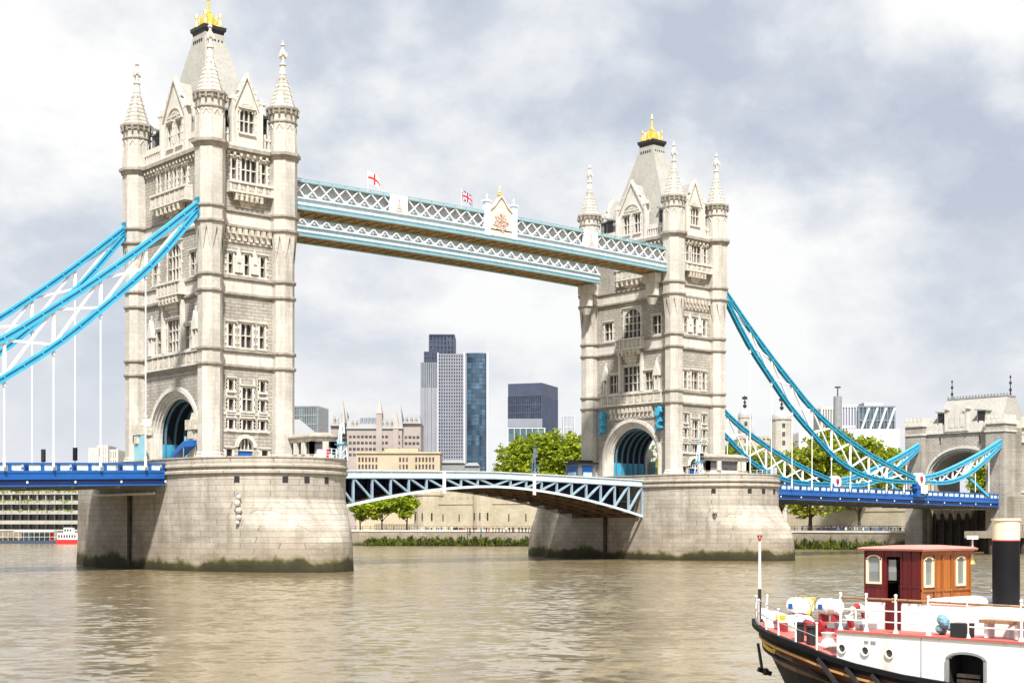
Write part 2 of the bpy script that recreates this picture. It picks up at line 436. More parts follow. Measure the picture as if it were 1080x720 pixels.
# embankment wall, a thing per stretch of the bank
def embank(pts, label, name='embankment_wall'):
    root = empty(name, (pts[0][0], pts[0][1], 0), label, 'wall', 'embankment walls of the far bank')
    ox, oy = pts[0]
    wb = MB(); cp = MB(); rl = MB()
    for (x0, y0), (x1, y1) in zip(pts, pts[1:]):
        a = Vector((x0 - ox, y0 - oy, 0)); c = Vector((x1 - ox, y1 - oy, 0))
        d = (c - a).normalized(); n = Vector((-d.y, d.x, 0))
        wb.add([a - n * .0 + Vector((0, 0, -2)), c + Vector((0, 0, -2)), c + Vector((0, 0, 3.75)), a + Vector((0, 0, 3.75)),
                a + n * .9 + Vector((0, 0, -2)), c + n * .9 + Vector((0, 0, -2)), c + n * .9 + Vector((0, 0, 3.75)), a + n * .9 + Vector((0, 0, 3.75))],
               [(0, 1, 2, 3), (7, 6, 5, 4), (3, 2, 6, 7)])
        k = Vector((0, 0, 3.753)); e = Vector((0, 0, .45))
        P = [a - n * .15, c - n * .15, c + n * .75, a + n * .75]
        cp.add([p + k for p in P] + [p + k + e for p in P], [(0, 1, 5, 4), (1, 2, 6, 5), (2, 3, 7, 6), (3, 0, 4, 7), (4, 5, 6, 7)])
        ln = (c - a).length
        for i in range(int(ln / 2.2)):
            p = a + d * (i * 2.2 + 1) + n * .3
            rl.bar(p + Vector((0, 0, 4.2)), p + Vector((0, 0, 5.2)), .09)
        for z in (4.7, 5.2): rl.bar(a + n * .3 + Vector((0, 0, z)), c + n * .3 + Vector((0, 0, z)), .07)
    wb.build('wall', M['quay'], root); cp.build('coping', M['concrete'], root); rl.build('railing', M['iron'], root)
    return root
embank(BANK[0:3], 'grey river wall at far left in front of the hotel')
embank(BANK[2:5], 'river wall seen through the raised bascule span, green growth at its foot')
embank(BANK[4:7], 'river wall right of the far pier below the blue deck')
embank(BANK[6:10], 'river wall below the abutment tower at far right')

# rough green growth along the foot of the river walls (nobody could count it)
def growth(pts, z0, z1, name, lab):
    mb = MB()
    for (x0, y0), (x1, y1) in zip(pts, pts[1:]):
        a = Vector((x0, y0, 0)); c = Vector((x1, y1, 0)); d = c - a; n = Vector((d.y, -d.x, 0)).normalized()
        for i in range(int(d.length * 26)):
            t = random.random(); q = random.random() ** 1.5
            p = a + d * t + n * (0.15 + 1.9 * (1 - q) * random.random())
            z = z0 + (z1 - z0) * q * (0.65 + 0.35 * math.sin(t * d.length * 0.9) ** 2)
            h = random.uniform(.35, .9); ww = random.uniform(.12, .3)
            s = Vector((random.uniform(-1, 1), random.uniform(-1, 1), 0)).normalized() * ww
            top = Vector((random.uniform(-.3, .3), random.uniform(-.3, .3), h))
            b0 = p + Vector((0, 0, z))
            mb.add([b0 - s, b0 + s, b0 + top + s * .3, b0 + top - s * .3], [(0, 1, 2, 3)])
    o = mb.build(name, M['reed']); return tag(o, lab, 'vegetation', kind='stuff')
def lerp2(a, c, t): return (a[0] + (c[0] - a[0]) * t, a[1] + (c[1] - a[1]) * t)
growth([lerp2(BANK[3], BANK[4], .05), (163, 117)], 0.1, 2.3, 'reeds', 'band of green reeds growing along the river wall under the bascules')
growth([lerp2(BANK[2], BANK[3], .35), lerp2(BANK[2], BANK[3], .62)], 0.1, 1.9, 'reeds', 'green reeds along the river wall just right of the near pier')
growth([lerp2(BANK[2], BANK[3], .75), lerp2(BANK[2], BANK[3], .90)], 0.1, 1.7, 'reeds', 'small patch of yellowish reeds on the river wall right of the near pier')
growth([(166, 100), (177, 43), (178.5, 20)], 0.0, 2.1, 'reeds', 'mossy green growth on the river wall right of the far pier')

M['globe'] = paint('weathered_white', (0.50, 0.47, 0.42), .8, .3, 3.0, dirt=(.25, .21, .17))
# ------------------------------------------------------------------ bridge piers
def pier_ring(hw, ys, nose, pointed, z, n=10, far=0.0):
    P = []
    def half(sgn):
        out = []
        for i in range(n + 1):
            t = i / n                                       # 0 at the apex, 1 at the side
            th = math.pi / 2 * (1 - t)
            ex, ey = hw * math.cos(th), ys + nose * math.sin(th)
            gx = hw * (t ** 0.8); gy = ys + nose * (1 - t ** 1.5)
            out.append((ex * (1 - pointed) + gx * pointed, ey * (1 - pointed) + gy * pointed))
        return out
    h = half(1)
    for x, y in h: P.append((x, -y, z))                     # apex (-Y) to +X side
    g = [(x, ys + (y - ys) * (nose + far) / nose) for x, y in h]
    for x, y in reversed(g): P.append((x, y, z))
    for x, y in g[1:]: P.append((-x, y, z))
    for x, y in reversed(h[1:]): P.append((-x, -y, z))
    return P
def make_pier(label, far, cluster):
    root = empty('bridge_pier', (0, 0, 0), label, 'bridge pier', 'granite piers of the bridge')
    hw, ys = 10.65, 9.5
    mb = MB()
    spec = [(10.85, 18.9, .55, -3), (10.8, 18.8, .55, 0), (10.72, 18.5, .55, 3.4), (10.70, 17.7, .42, 5.0), (10.67, 16.0, .2, 6.6), (10.65, 14.9, .05, 7.8), (10.65, 14.5, 0, 8.3), (10.65, 14.5, 0, 11.15)]
    mb.loft([pier_ring(h, ys, n, p, z, far=far) for h, n, p, z in spec], caps=True)
    mb.build('shaft', M['pier'], root)
    c = MB()
    c.loft([pier_ring(hw + a, ys, 14.5 + a, 0, z, far=far) for a, z in ((0.03, 11.152), (.28, 11.3), (.28, 11.55), (.06, 11.7), (.06, 11.95), (.30, 12.05), (.30, 12.25), (.10, 12.35), (.10, 13.0), (.2, 13.06), (.2, 13.2), (-.5, 13.2), (-.5, 12.6))])
    c.build('parapet', M['pier'], root)
    # square scupper openings below the moulding
    ang = [-.78, -.31, -.07, .2]
    for th in ang:
        x = hw * math.sin(th); y = -ys - 14.5 * math.cos(th)
        nx, ny = math.sin(th) / hw, -math.cos(th) / 14.5
        l = math.hypot(nx, ny); nx /= l; ny /= l
        F = lambda u, z, d: (x + nx * d - ny * u, y + ny * d + nx * u, z)
        s = MB(); s.fb(F, -.32, .32, 10.2, 10.9, -.3, .03); s.build('scupper', M['dark'], root)
    # inner faces below the deck: pipe and fender slot
    for sx in (-1, 1):
        p = MB(); p.tube([(sx * 10.95, -6.6, 9.15), (sx * 10.95, 9.5, 9.15)], .2, 8); p.build('drain_pipe', M['offwhite'], root)
        f = MB(); f.box(sx * 10.85 - .17, sx * 10.85 + .17, -.3, .3, 0.5, 9.2); f.build('fender_post', M['timber'], root)
    # white lamp cluster bracketed to the upstream side
    th = -0.8
    x = hw * math.sin(th); y = -ys - 14.5 * math.cos(th)
    lampb = MB()
    lampb.bar((x, y + .3, 7.0), (x - .1, y - .7, 7.1), .18)
    lampb.tube([(x - .1, y - .75, 5.4 if cluster else 6.6), (x - .1, y - .75, 9.0 if cluster else 7.2)], .12, 8)
    lampb.build('bracket', M['lead'], root)
    for z, r in (((8.5, .30), (7.8, .38), (7.0, .40), (6.2, .34), (5.6, .24)) if cluster else ((7.4, .36),)):
        q = MB(); q.ball((x - .1 + random.uniform(-.18, .18), y - .8, z), r, 8, 6, sz=1.1); q.build('signal_globe', M['globe'], root)
    # low pale blue railing round the top
    r = MB()
    ring = pier_ring(hw - .35, ys, 14.1, 0, 13.2, 14)
    half = [p for p in ring if p[1] < -8.5 and p[0] > 1.5]
    half.sort(key=lambda p: math.atan2(p[0], -p[1] - 8))
    for p, q in zip(half, half[1:]):
        for z in (.35, .7, 1.1): r.bar((p[0], p[1], 13.2 + z), (q[0], q[1], 13.2 + z), .07)
        r.bar((p[0], p[1], 13.2), (p[0], p[1], 14.35), .10)
    r.build('railing', M['pale_blue'], root)
    return root
make_pier('nearer granite bridge pier standing in the river at left', 2.6, True)
p2 = make_pier('farther granite bridge pier in mid picture right of the raised bascules', 0.0, False)
p2.location = (82.3, 0, 0)
# ------------------------------------------------------------------ the two towers
TA, TB = 5.1, 9.5           # turret centres
WX, WY = 4.75, 9.3          # wall planes
ZB = 13.1
FR = lambda u, z, d: (u, -WY - d, z)          # river face
FR2 = lambda u, z, d: (-u, WY + d, z)
FS = lambda u, z, d: (-WX - d, -u, z)         # shore face (u grows towards the river turret)
FC = lambda u, z, d: (WX + d, u, z)           # face towards the bascules

def wall_panel(mb, F, u0, u1, z0, z1, holes, dep=.45, mi=None):
    us = sorted({u0, u1} | {h[0] for h in holes} | {h[1] for h in holes})
    zs = sorted({z0, z1} | {h[2] for h in holes} | {h[3] for h in holes})
    for a, b_ in zip(us, us[1:]):
        for c, d in zip(zs, zs[1:]):
            cu, cz = (a + b_) / 2, (c + d) / 2
            if any(h[0] < cu < h[1] and h[2] < cz < h[3] for h in holes): continue
            mb.add([F(a, c, 0), F(b_, c, 0), F(b_, d, 0), F(a, d, 0)], [(0, 1, 2, 3)], mi)
    for a, b_, c, d in holes:
        q = [(a, c), (b_, c), (b_, d), (a, d)]
        for i in range(4):
            (ua, za), (ub, zb) = q[i], q[(i + 1) % 4]
            mb.add([F(ua, za, 0), F(ub, zb, 0), F(ub, zb, -dep), F(ua, za, -dep)], [(0, 1, 2, 3)], mi)

def arch_fill(mb, F, u0, u1, zt, zs, d0, d1, point=0.0, n=8, mi=None):
    """masonry between a rectangular head at zt and an arch springing at zs inside it"""
    hw = (u1 - u0) / 2; c = (u0 + u1) / 2; rise = zt - zs
    for sg in (-1, 1):
        arc = []
        for i in range(n + 1):
            a = math.pi / 2 * i / n
            e = (hw * math.cos(a), rise * math.sin(a)); g = (hw * (1 - i / n), rise * math.sin(a) ** (1.0))
            arc.append((c + sg * (e[0] * (1 - point) + g[0] * point), zs + e[1]))
        for p, q in zip(arc, arc[1:]):
            mb.prism([p, (p[0], zt), (q[0], zt), q] if abs(q[1] - zt) > 1e-3 else [p, (p[0], zt), q], d0, d1, F, mi)

def window(par, F, uc, z0, w, h, lights=1, rows=2, head='point', sur=.2, dep=.4, hood=True, out=.1):
    """stone window: surround, mullions and transoms, with its glass as a sub-part"""
    mb = MB(); u0, u1 = uc - w / 2, uc + w / 2; z1 = z0 + h
    if sur:
        mb.fb(F, u0 - sur, u0, z0 - .12, z1 + sur, -.02, out); mb.fb(F, u1, u1 + sur, z0 - .12, z1 + sur, -.02, out)
        mb.fb(F, u0, u1, z1, z1 + sur, -.02, out); mb.fb(F, u0 - sur - .08, u1 + sur + .08, z0 - .32, z0 - .121, -.02, out + .12)
        for k in range(3):                                   # toothed quoins
            zq = z0 + h * (k + .3) / 3
            mb.fb(F, u0 - sur - .22, u0 - sur, zq, zq + .32, -.02, out - .03); mb.fb(F, u1 + sur, u1 + sur + .22, zq, zq + .32, -.02, out - .03)
        if hood: mb.fb(F, u0 - sur - .15, u1 + sur + .15, z1 + sur, z1 + sur + .14, -.02, out + .18)
    lw = w / lights
    mt = .1 if w < 1.2 else .13
    for i in range(1, lights): mb.fb(F, u0 + lw * i - mt / 2, u0 + lw * i + mt / 2, z0, z1, -dep + .06, -.1)
    for j in range(1, rows):
        zz = z0 + h * j / rows
        mb.fb(F, u0, u1, zz - .06, zz + .06, -dep + .08, -.12)
    if head == 'point':
        for i in range(lights): arch_fill(mb, F, u0 + lw * i, u0 + lw * (i + 1), z1, z1 - min(.55 * lw, .45), -dep + .07, -.11, .35, 4)
    elif head == 'arch': arch_fill(mb, F, u0, u1, z1, z1 - w * .45, -dep + .05, .06, .1, 8)
    o = mb.build('window', M['dress'], par)
    p = MB(); p.fb(F, u0, u1, z0, z1, -dep - .03, -dep); p.build('pane', M['pane'], o)
    return (u0, u1, z0, z1)

def corbel_row(F, u0, u1, n, z0, z1, out, mb, w=.35):
    for i in range(n):
        u = u0 + (u1 - u0) * (i + .5) / n
        mb.prism([(u - w / 2, z0), (u + w / 2, z0), (u + w / 2, z1), (u - w / 2, z1)], 0, out * .55, F)
        mb.prism([(u - w / 2, (z0 + z1) / 2), (u + w / 2, (z0 + z1) / 2), (u + w / 2, z1), (u - w / 2, z1)], out * .55, out, F)

def balcony(par, F, u0, u1, z0, z1, out, panels, corb=None):
    mb = MB()
    mb.fb(F, u0, u1, z0, z0 + .3, -.02, out + .15)
    mb.fb(F, u0, u1, z1 - .28, z1, -.02, out + .12)
    mb.fb(F, u0 + .06, u1 - .06, z0 + .3, z1 - .28, -.02, out - .12)
    n = panels
    for i in range(n + 1):
        u = u0 + .02 + (u1 - u0 - .34) * i / n
        mb.fb(F, u, u + .3, z0 + .3, z1 - .28, 0, out + .02)
    o = mb.build('balcony', M['dress'], par)
    for i in range(n):
        ua = u0 + .32 + (u1 - u0 - .34) * i / n; ub = u0 + .02 + (u1 - u0 - .34) * (i + 1) / n
        c = MB(); c.fb(F, ua + .04, ub - .04, z0 + .34, z1 - .32, out - .125, out - .10)
        for k in range(5):
            c.fb(F, ua + .06 + (ub - ua - .12) * k / 5, ua + .06 + (ub - ua - .12) * (k + .72) / 5, z0 + .38 + random.uniform(0, .15), z1 - .36 - random.uniform(0, .2), out - .10, out - .02)
        c.build('carved_panel', M['carve'], o)
    if corb:
        cu, zc0 = corb; k = MB(); nn = 5
        for i in range(nn):
            f0, f1 = i / nn, (i + 1) / nn
            hw0 = cu * (.42 + .58 * f0)
            k.fb(F, -hw0, hw0, zc0 + (z0 - zc0) * f0, zc0 + (z0 - zc0) * f1 - .002, -.02, (out + .02) * (f1 ** 1.3))
        for i in range(6):
            u = -cu * .92 + cu * 1.84 * i / 5
            k.prism([(u - .17, z0 - .9), (u + .17, z0 - .9), (u + .17, z0 - .003), (u - .17, z0 - .003)], .1, out + .08, F)
        k.build('corbel', M['carve'], par)

def gable(par, F, hw, zb, ze, zp, wins, gw, wz0, wh, lights, dback, rot, trac=True):
    """tall stone gable standing on the wall head, with its own roof running back"""
    mb = MB(); holes = [(u - gw / 2, u + gw / 2, wz0, wz0 + wh) for u in wins]
    wall_panel(mb, F, -hw, hw, zb, ze, holes, .4)
    mb.add([F(-hw, ze, 0), F(hw, ze, 0), F(0, zp, 0)], [(0, 1, 2)])
    mb.add([F(-hw, zb, 0), F(-hw, ze, 0), F(-hw, ze, -.5), F(-hw, zb, -.5)], [(0, 1, 2, 3)]); mb.add([F(hw, zb, 0), F(hw, ze, 0), F(hw, ze, -.5), F(hw, zb, -.5)], [(0, 1, 2, 3)])
    g = mb.build('gable', M['dress'], par)
    c = MB()
    for sg in (-1, 1):                                      # raking copings with stepped shoulders
        n = 6
        for i in range(n):
            a, b_ = i / n, (i + 1) / n
            c.prism([(sg * hw * (1 - a), ze + (zp - ze) * a - .1), (sg * (hw * (1 - a) + .3), ze + (zp - ze) * a), (sg * (hw * (1 - b_) + .22), ze + (zp - ze) * b_ + .06), (sg * hw * (1 - b_), ze + (zp - ze) * b_ - .1)], -.5, .24, F)
            if i in (1, 3): c.fb(F, *sorted((sg * (hw * (1 - a) + .2), sg * (hw * (1 - a) + .55))), ze + (zp - ze) * a + .1, ze + (zp - ze) * a + .42, -.2, .2)
        # flanking pinnacled buttress
        c.fb(F, *sorted((sg * hw, sg * (hw + .45))), zb, ze + .9, -.5, .3)
        c.fb(F, *sorted((sg * (hw - .06), sg * (hw + .95))), ze + .9, ze + 1.15, -.3, .34)
        c.fb(F, *sorted((sg * (hw + .05), sg * (hw + .4))), ze + 1.152, ze + 1.7, -.4, .2)
    c.fb(F, -.2, .2, zp - .15, zp + .55, -.3, .25)
    c.fb(F, -hw * .55, hw * .55, ze + .35, ze + .55, 0, .14)
    c.build('coping', M['dress'], g)
    if trac:
        t = MB()
        r = hw * .62
        for rr, d in ((r, .16), (r * .72, .1)):
            for i in range(10):
                a0, a1 = math.pi * i / 10, math.pi * (i + 1) / 10
                t.prism([(rr * math.cos(a0), ze - .4 + rr * .95 * math.sin(a0)), ((rr + .16) * math.cos(a0), ze - .4 + (rr + .16) * .95 * math.sin(a0)), ((rr + .16) * math.cos(a1), ze - .4 + (rr + .16) * .95 * math.sin(a1)), (rr * math.cos(a1), ze - .4 + rr * .95 * math.sin(a1))], 0, d, F)
        for k in range(5):
            a = math.pi * (k + .5) / 5
            t.prism([((r * .45) * math.cos(a) + .2 * math.cos(x), ze + .05 + r * .45 * math.sin(a) + .2 * math.sin(x)) for x in [i * math.pi / 3 for i in range(6)]], 0, .12, F)
        t.build('tracery', M['carve'], g)
    rf = MB()
    A = [F(-hw, ze, -.1), F(0, zp - .1, -.1), F(hw, ze, -.1)]; B = [F(-hw, ze, -dback), F(0, zp - .1, -dback), F(hw, ze, -dback)]
    rf.add(A + B, [(0, 1, 4, 3), (1, 2, 5, 4)])
    for sg in (-1, 1): rf.add([F(sg * hw, zb, -.45), F(sg * hw, ze, -.45), F(sg * hw, ze, -dback), F(sg * hw, zb, -dback)], [(0, 1, 2, 3)])
    rf.build('gable_roof', M['slate'], g)
    for u in wins: window(par, F, u, wz0, gw, wh, lights, 2, 'point', .14, .38, True, .08)

def arch_ring(mb, F, r0, r1, zs, rise0, rise1, d0, d1, n=20, legs=None, mi=None):
    P = lambda r, h, a: (r * math.cos(a), zs + h * math.sin(a))
    for i in range(n):
        a0, a1 = math.pi * i / n, math.pi * (i + 1) / n
        mb.prism([P(r0, rise0, a0), P(r1, rise1, a0), P(r1, rise1, a1), P(r0, rise0, a1)], d0, d1, F, mi)
    if legs is not None:
        for sg in (-1, 1): mb.fb(F, *sorted((sg * r0, sg * r1)), legs, zs, d0, d1, mi)

def make_tower():
    T = empty('bridge_tower', (0, 0, 0), 'nearer stone gothic bridge tower at left, gilded crown touching the top of the picture', 'tower', 'gothic towers of the bridge')
    # window lists: (u, z0, width, height, lights, rows, head)
    river = [(-1.75, 47.6, .62, 2.45, 1, 2, 'point'), (.35, 47.5, 2.1, 2.85, 3, 2, 'point'), (2.45, 47.6, .62, 2.5, 1, 2, 'point'),
             (-2.2, 36.05, .62, 2.4, 1, 2, 'point'), (0.05, 36.05, .66, 2.45, 1, 2, 'point'), (2.3, 36.0, .66, 2.45, 1, 2, 'point'),
             (-2.2, 27.2, .68, 2.7, 1, 2, 'point'), (0, 27.15, 1.5, 2.85, 2, 2, 'point'), (2.2, 27.2, .68, 2.75, 1, 2, 'point'),
             (-2.15, 21.8, .68, 1.3, 1, 1, 'point'), (2.3, 21.85, .68, 1.3, 1, 1, 'point'), (.12, 19.4, 1.4, 2.8, 2, 2, 'point'),
             (-2.15, 19.4, .66, 1.3, 1, 1, 'flat'), (2.3, 19.4, .64, 1.3, 1, 1, 'flat'), (-2.15, 17.1, .66, 1.1, 1, 1, 'flat'), (.12, 17.05, 1.35, 1.2, 2, 1, 'flat'), (2.3, 17.1, .66, 1.1, 1, 1, 'flat'),
             (-2.4, 13.4, .8, 1.2, 1, 1, 'flat'), (2.6, 13.4, .86, 1.2, 1, 1, 'flat')]
    shore = [(-4.1, 47.5, .6, 2.5, 1, 2, 'point'), (-1.8, 47.6, .6, 2.4, 1, 2, 'point'), (.3, 47.6, .6, 2.4, 1, 2, 'point'), (2.7, 47.4, 1.25, 2.5, 2, 2, 'point'),
             (0.0, 36.0, 3.4, 4.6, 4, 3, 'arch'), (-4.9, 36.1, 1.4, 2.8, 2, 2, 'flat'), (4.9, 36.1, 1.45, 2.8, 2, 2, 'flat'),
             (0.0, 27.15, 3.3, 3.9, 4, 3, 'flat'), (-3.75, 27.2, 1.5, 2.8, 2, 2, 'flat'), (3.6, 27.2, 1.4, 2.75, 2, 2, 'flat')]
    cent = [(0.1, 47.5, 2.2, 2.8, 3, 2, 'point'), (-3.2, 47.5, .7, 2.5, 1, 2, 'point'), (3.4, 47.5, .7, 2.5, 1, 2, 'point'),
            (0.15, 35.85, 3.7, 4.7, 4, 4, 'arch'), (-5.3, 36.0, 1.75, 2.8, 2, 2, 'flat'), (5.6, 36.0, 1.8, 2.9, 2, 2, 'flat'),
            (0.1, 27.2, 3.9, 3.95, 4, 3, 'flat'), (-4.0, 27.2, 2.1, 2.85, 3, 2, 'flat'), (4.1, 27.2, 2.0, 2.85, 3, 2, 'flat')]
    hol = lambda ws: [(u - w / 2, u + w / 2, z, z + h) for u, z, w, h, *_ in ws]
    AO, ASP, ARI = 6.4, 16.4, 6.1                      # portal: outer half width, springing, rise
    mb = MB()
    dor = [(-1.15, .95, ZB, 16.0)]
    wall_panel(mb, FR, -4.2, 4.2, ZB, 51.3, hol(river) + dor)
    wall_panel(mb, FR2, -4.2, 4.2, ZB, 51.3, hol(river) + dor)
    port = [(-AO, AO, ZB, ASP + ARI)]
    wall_panel(mb, FS, -8.6, 8.6, ZB, 51.3, hol(shore) + port, 1.0)
    wall_panel(mb, FC, -8.6, 8.6, ZB, 51.3, hol(cent) + port, 1.0)
    for F in (FS, FC): arch_fill(mb, F, -AO, AO, ASP + ARI, ASP, -1.0, 0.0, 0, 12)
    mb.build('wall', M['granite'], T)
    for ws, F in ((river, FR), (river, FR2), (shore, FS), (cent, FC)):
        for u, z, w, h, l, r, hd in ws: window(T, F, u, z, w, h, l, r, hd, .24 if h > 1.6 else .2)
    # gothic doors in the river faces
    for F in (FR, FR2):
        d = MB(); arch_fill(d, F, -1.15, .95, 16.0, 14.9, -.4, .05, .15, 8)
        for rr, dd in ((1.06, .22), (1.3, .14)):
            P = lambda r, a: (-.1 + r * math.cos(a), 14.9 + r * 1.05 * math.sin(a))
            for i in range(12):
                a0, a1 = math.pi * i / 12, math.pi * (i + 1) / 12
                d.prism([P(rr, a0), P(rr + .2, a0), P(rr + .2, a1), P(rr, a1)], 0, dd, F)
        for k in range(1, 4): d.fb(F, -1.15 + .525 * k - .05, -1.15 + .525 * k + .05, 14.6, 15.9, -.35, -.2)
        d.fb(F, -1.15, .95, 14.45, 14.6, -.4, -.15)
        do = d.build('doorway', M['dress'], T)
        q = MB(); q.fb(F, -1.15, .95, 13.9, 16.0, -.48, -.42); q.build('fanlight', M['pane'], do)
        q = MB(); q.fb(F, -1.1, .9, ZB, 14.4, -.4, -.3); q.build('door_leaf', M['deep_blue'], do)
    # dressings: string courses
    def bands(F, hw):
        b1 = MB()
        for z, h, o in ((24.65, .28, .26), (26.5, .26, .3), (33.45, .28, .28), (35.4, .26, .28), (41.7, .28, .3), (43.55, .26, .28)):
            b1.fb(F, -hw, hw, z, z + h, -.02, o); b1.fb(F, -hw, hw, z - .16, z - .002, -.02, o * .5)
        return b1
    bb = MB()
    for F, hw in ((FR, 4.1), (FR2, 4.1), (FS, 8.5), (FC, 8.5)):
        s = bands(F, hw); bb.add(s.v, s.f)
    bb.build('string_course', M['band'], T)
    cc = MB(); fz = MB(); dw = MB()
    for F, hw in ((FR, 4.1), (FR2, 4.1), (FS, 8.5), (FC, 8.5)):
        cc.fb(F, -hw, hw, 50.75, 51.05, -.02, .3); cc.fb(F, -hw, hw, 51.052, 51.5, -.5, .6)
        corbel_row(F, -hw, hw, int(hw * 2.4), 50.1, 50.748, .45, fz, .3)
        # plain dressed zones between the paired courses
        for z0, z1 in ((24.935, 26.335), (33.735, 35.235), (41.985, 43.385)): dw.fb(F, -hw, hw, z0, z1, -.02, .06)
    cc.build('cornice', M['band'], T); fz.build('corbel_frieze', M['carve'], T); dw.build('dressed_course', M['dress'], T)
    # corbelled frieze high on the river faces
    for F in (FR, FR2):
        k = MB(); corbel_row(F, -3.3, 3.5, 8, 40.1, 41.53, .55, k, .42); k.fb(F, -3.4, 3.6, 39.8, 40.05, 0, .12); k.build('corbel_table', M['carve'], T)
        balcony(T, F, -2.75, 3.45, 45.8, 47.25, .75, 5, (1.9, 44.2))
        st = MB()
        for z in (16.7, 18.8): st.fb(F, -3.2, 3.3, z, z + .22, -.02, .12)
        for u in (-2.75, -1.55, 1.7, 2.9, -.85, 1.1): st.fb(F, u - .1, u + .1, 16.922, 23.3, -.02, .07)
        st.build('dressing', M['dress'], T)
        # shields and niches between the upper windows
        for u in (-1.1, 1.15):
            n = MB(); n.prism([(u - .55, 37.5), (u, 39.3), (u + .55, 37.5), (u + .55, 36.2), (u - .55, 36.2)], 0, .14, F); n.fb(F, u - .22, u + .22, 37.4, 38.1, .14, .26)
            n.build('niche', M['dress'], T)
    # shore and centre faces
    for F, k in ((FS, 0), (FC, 1)):
        balcony(T, F, -4.6 if k == 0 else -3.0, 4.6 if k == 0 else 3.0, 45.3, 47.2, 1.0 if k == 0 else .6, 7 if k == 0 else 5, (3.0, 43.9))
        balcony(T, F, -3.0, 3.0, 33.9, 35.75, .95, 6, (2.4, 31.45))
        balcony(T, F, -6.8, 6.8, 24.93, 26.9, .4, 9)
        for sg in (-1, 1):                            # pinnacled statue niches beside the oriel
            u = sg * 5.75; n = MB()
            n.fb(F, u - .5, u - .28, 27.0, 29.8, 0, .45); n.fb(F, u + .28, u + .5, 27.0, 29.8, 0, .45)
            n.prism([(u - .75, 29.3), (u + .75, 29.3), (u, 31.6)], 0, .55, F); n.fb(F, u - .6, u + .6, 26.92, 27.1, 0, .6)
            n.prism([(u - .2, 27.1), (u + .2, 27.1), (u + .24, 28.4), (u, 28.95), (u - .24, 28.4)], .05, .3, F)
            n.fb(F, u - .07, u + .07, 31.4, 32.2, .1, .3)
            n.fb(F, sg * 2.45 - .22, sg * 2.45 + .22, 27.0, 33.3, 0, .5)
            n.prism([(sg * 3.5 - 1.1, 30.3), (sg * 3.5 + 1.1, 30.3), (sg * 3.5 + 1.1, 30.5), (sg * 3.5 - 1.1, 30.5)], 0, .3, F)
            n.build('niche', M['dress'], T)
        ar = MB()
        for r0, r1, d1 in ((6.05, 6.6, .22), (5.75, 6.05, -.1), (5.45, 5.75, -.35), (5.1, 5.45, -.62)):
            arch_ring(ar, F, r0, r1, ASP, ARI + (r0 - 6.4), ARI + (r1 - 6.4), -1.0, d1, 22, ZB)
        ar.build('portal_arch', M['dress'], T)
        if k == 1:
            z = MB(); corbel_row(F, -4.9, 4.9, 11, 22.95, 24.45, .5, z, .5); z.fb(F, -5.1, 5.1, 22.7, 22.94, 0, .2); z.build('shield_frieze', M['carve'], T)
            for sg in (-1, 1):                        # painted heraldic beasts beside the arch
                q = MB(); u = sg * 6.45
                q.prism([(u - .35, 21.0), (u + .3, 20.6), (u + .55, 21.6), (u + .45, 22.9), (u + .1, 23.4), (u - .4, 22.8), (u - .5, 21.8)], .02, .7, F)
                q.prism([(u - .15, 22.9), (u + .45, 22.8), (u + .75, 23.5), (u + .95, 23.4), (u + .7, 24.1), (u + .3, 24.3), (u + .1, 24.0)], .3, 1.1, F)
                q.prism([(u - .4, 22.2), (u - 1.15, 23.3), (u - .95, 23.6), (u - 1.0, 24.2), (u - .5, 23.7), (u - .1, 23.3)], .15, .35, F)
                q.prism([(u + .3, 21.6), (u + 1.05, 21.9), (u + 1.0, 22.2), (u + .4, 22.2)], .5, 1.3, F)
                q.prism([(u + .3, 20.9), (u + .95, 20.8), (u + .9, 21.1), (u + .4, 21.3)], .5, 1.2, F)
                q.prism([(u - .4, 21.2), (u - .9, 20.7), (u - .75, 20.3), (u - .5, 20.6), (u - .2, 20.9)], .2, .5, F)
                q.build('beast_bracket', M['sky_blue'], T)
        else:
            for sg in (-1, 1):                        # low buttress piers framing the road portal
                q = MB(); u = sg * 7.0
                q.fb(F, u - .9, u + .9, ZB, 16.9, .02, 1.5); q.fb(F, u - 1.15, u + 1.15, 16.9, 18.1, .02, 1.75)
                q.prism([(u - .9, 18.1), (u + .9, 18.1), (u + .5, 19.0), (u - .5, 19.0)], .02, 1.2, F)
                q.fb(F, u - .1, u + .1, 19.0, 20.0, .4, .6); q.fb(F, u - .22, u + .22, 19.2, 19.55, .25, .75)
                q.fb(F, u - .45, u + .45, 15.8, 16.7, 1.5, 1.8)
                q.build('portal_buttress', M['carve'], T)
            q = MB(); q.fb(F, -7.75, -4.6, ZB + .02, 16.8, 1.52, 1.62); q.fb(F, -7.75, -7.6, 16.8, 17.0, 1.5, 1.65)
            q.build('portal_panel', M['portal_pale'], T)
            q = MB(); q.fb(F, 4.7, 6.05, ZB + .02, 16.2, 1.1, 1.2); q.build('portal_panel', M['portal_pale'], T)
    # carriageway vault: near-black ceiling, shade painted in, with pale blue ribs, blue dado
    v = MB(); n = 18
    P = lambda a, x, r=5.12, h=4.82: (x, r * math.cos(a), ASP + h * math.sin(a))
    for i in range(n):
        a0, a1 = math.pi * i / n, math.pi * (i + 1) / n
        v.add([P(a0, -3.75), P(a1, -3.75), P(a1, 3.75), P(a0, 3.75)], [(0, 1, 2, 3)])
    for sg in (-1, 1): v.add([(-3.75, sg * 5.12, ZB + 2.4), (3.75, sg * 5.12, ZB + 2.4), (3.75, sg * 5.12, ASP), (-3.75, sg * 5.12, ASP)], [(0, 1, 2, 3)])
    v.build('vault', M['vault_dark'], T)
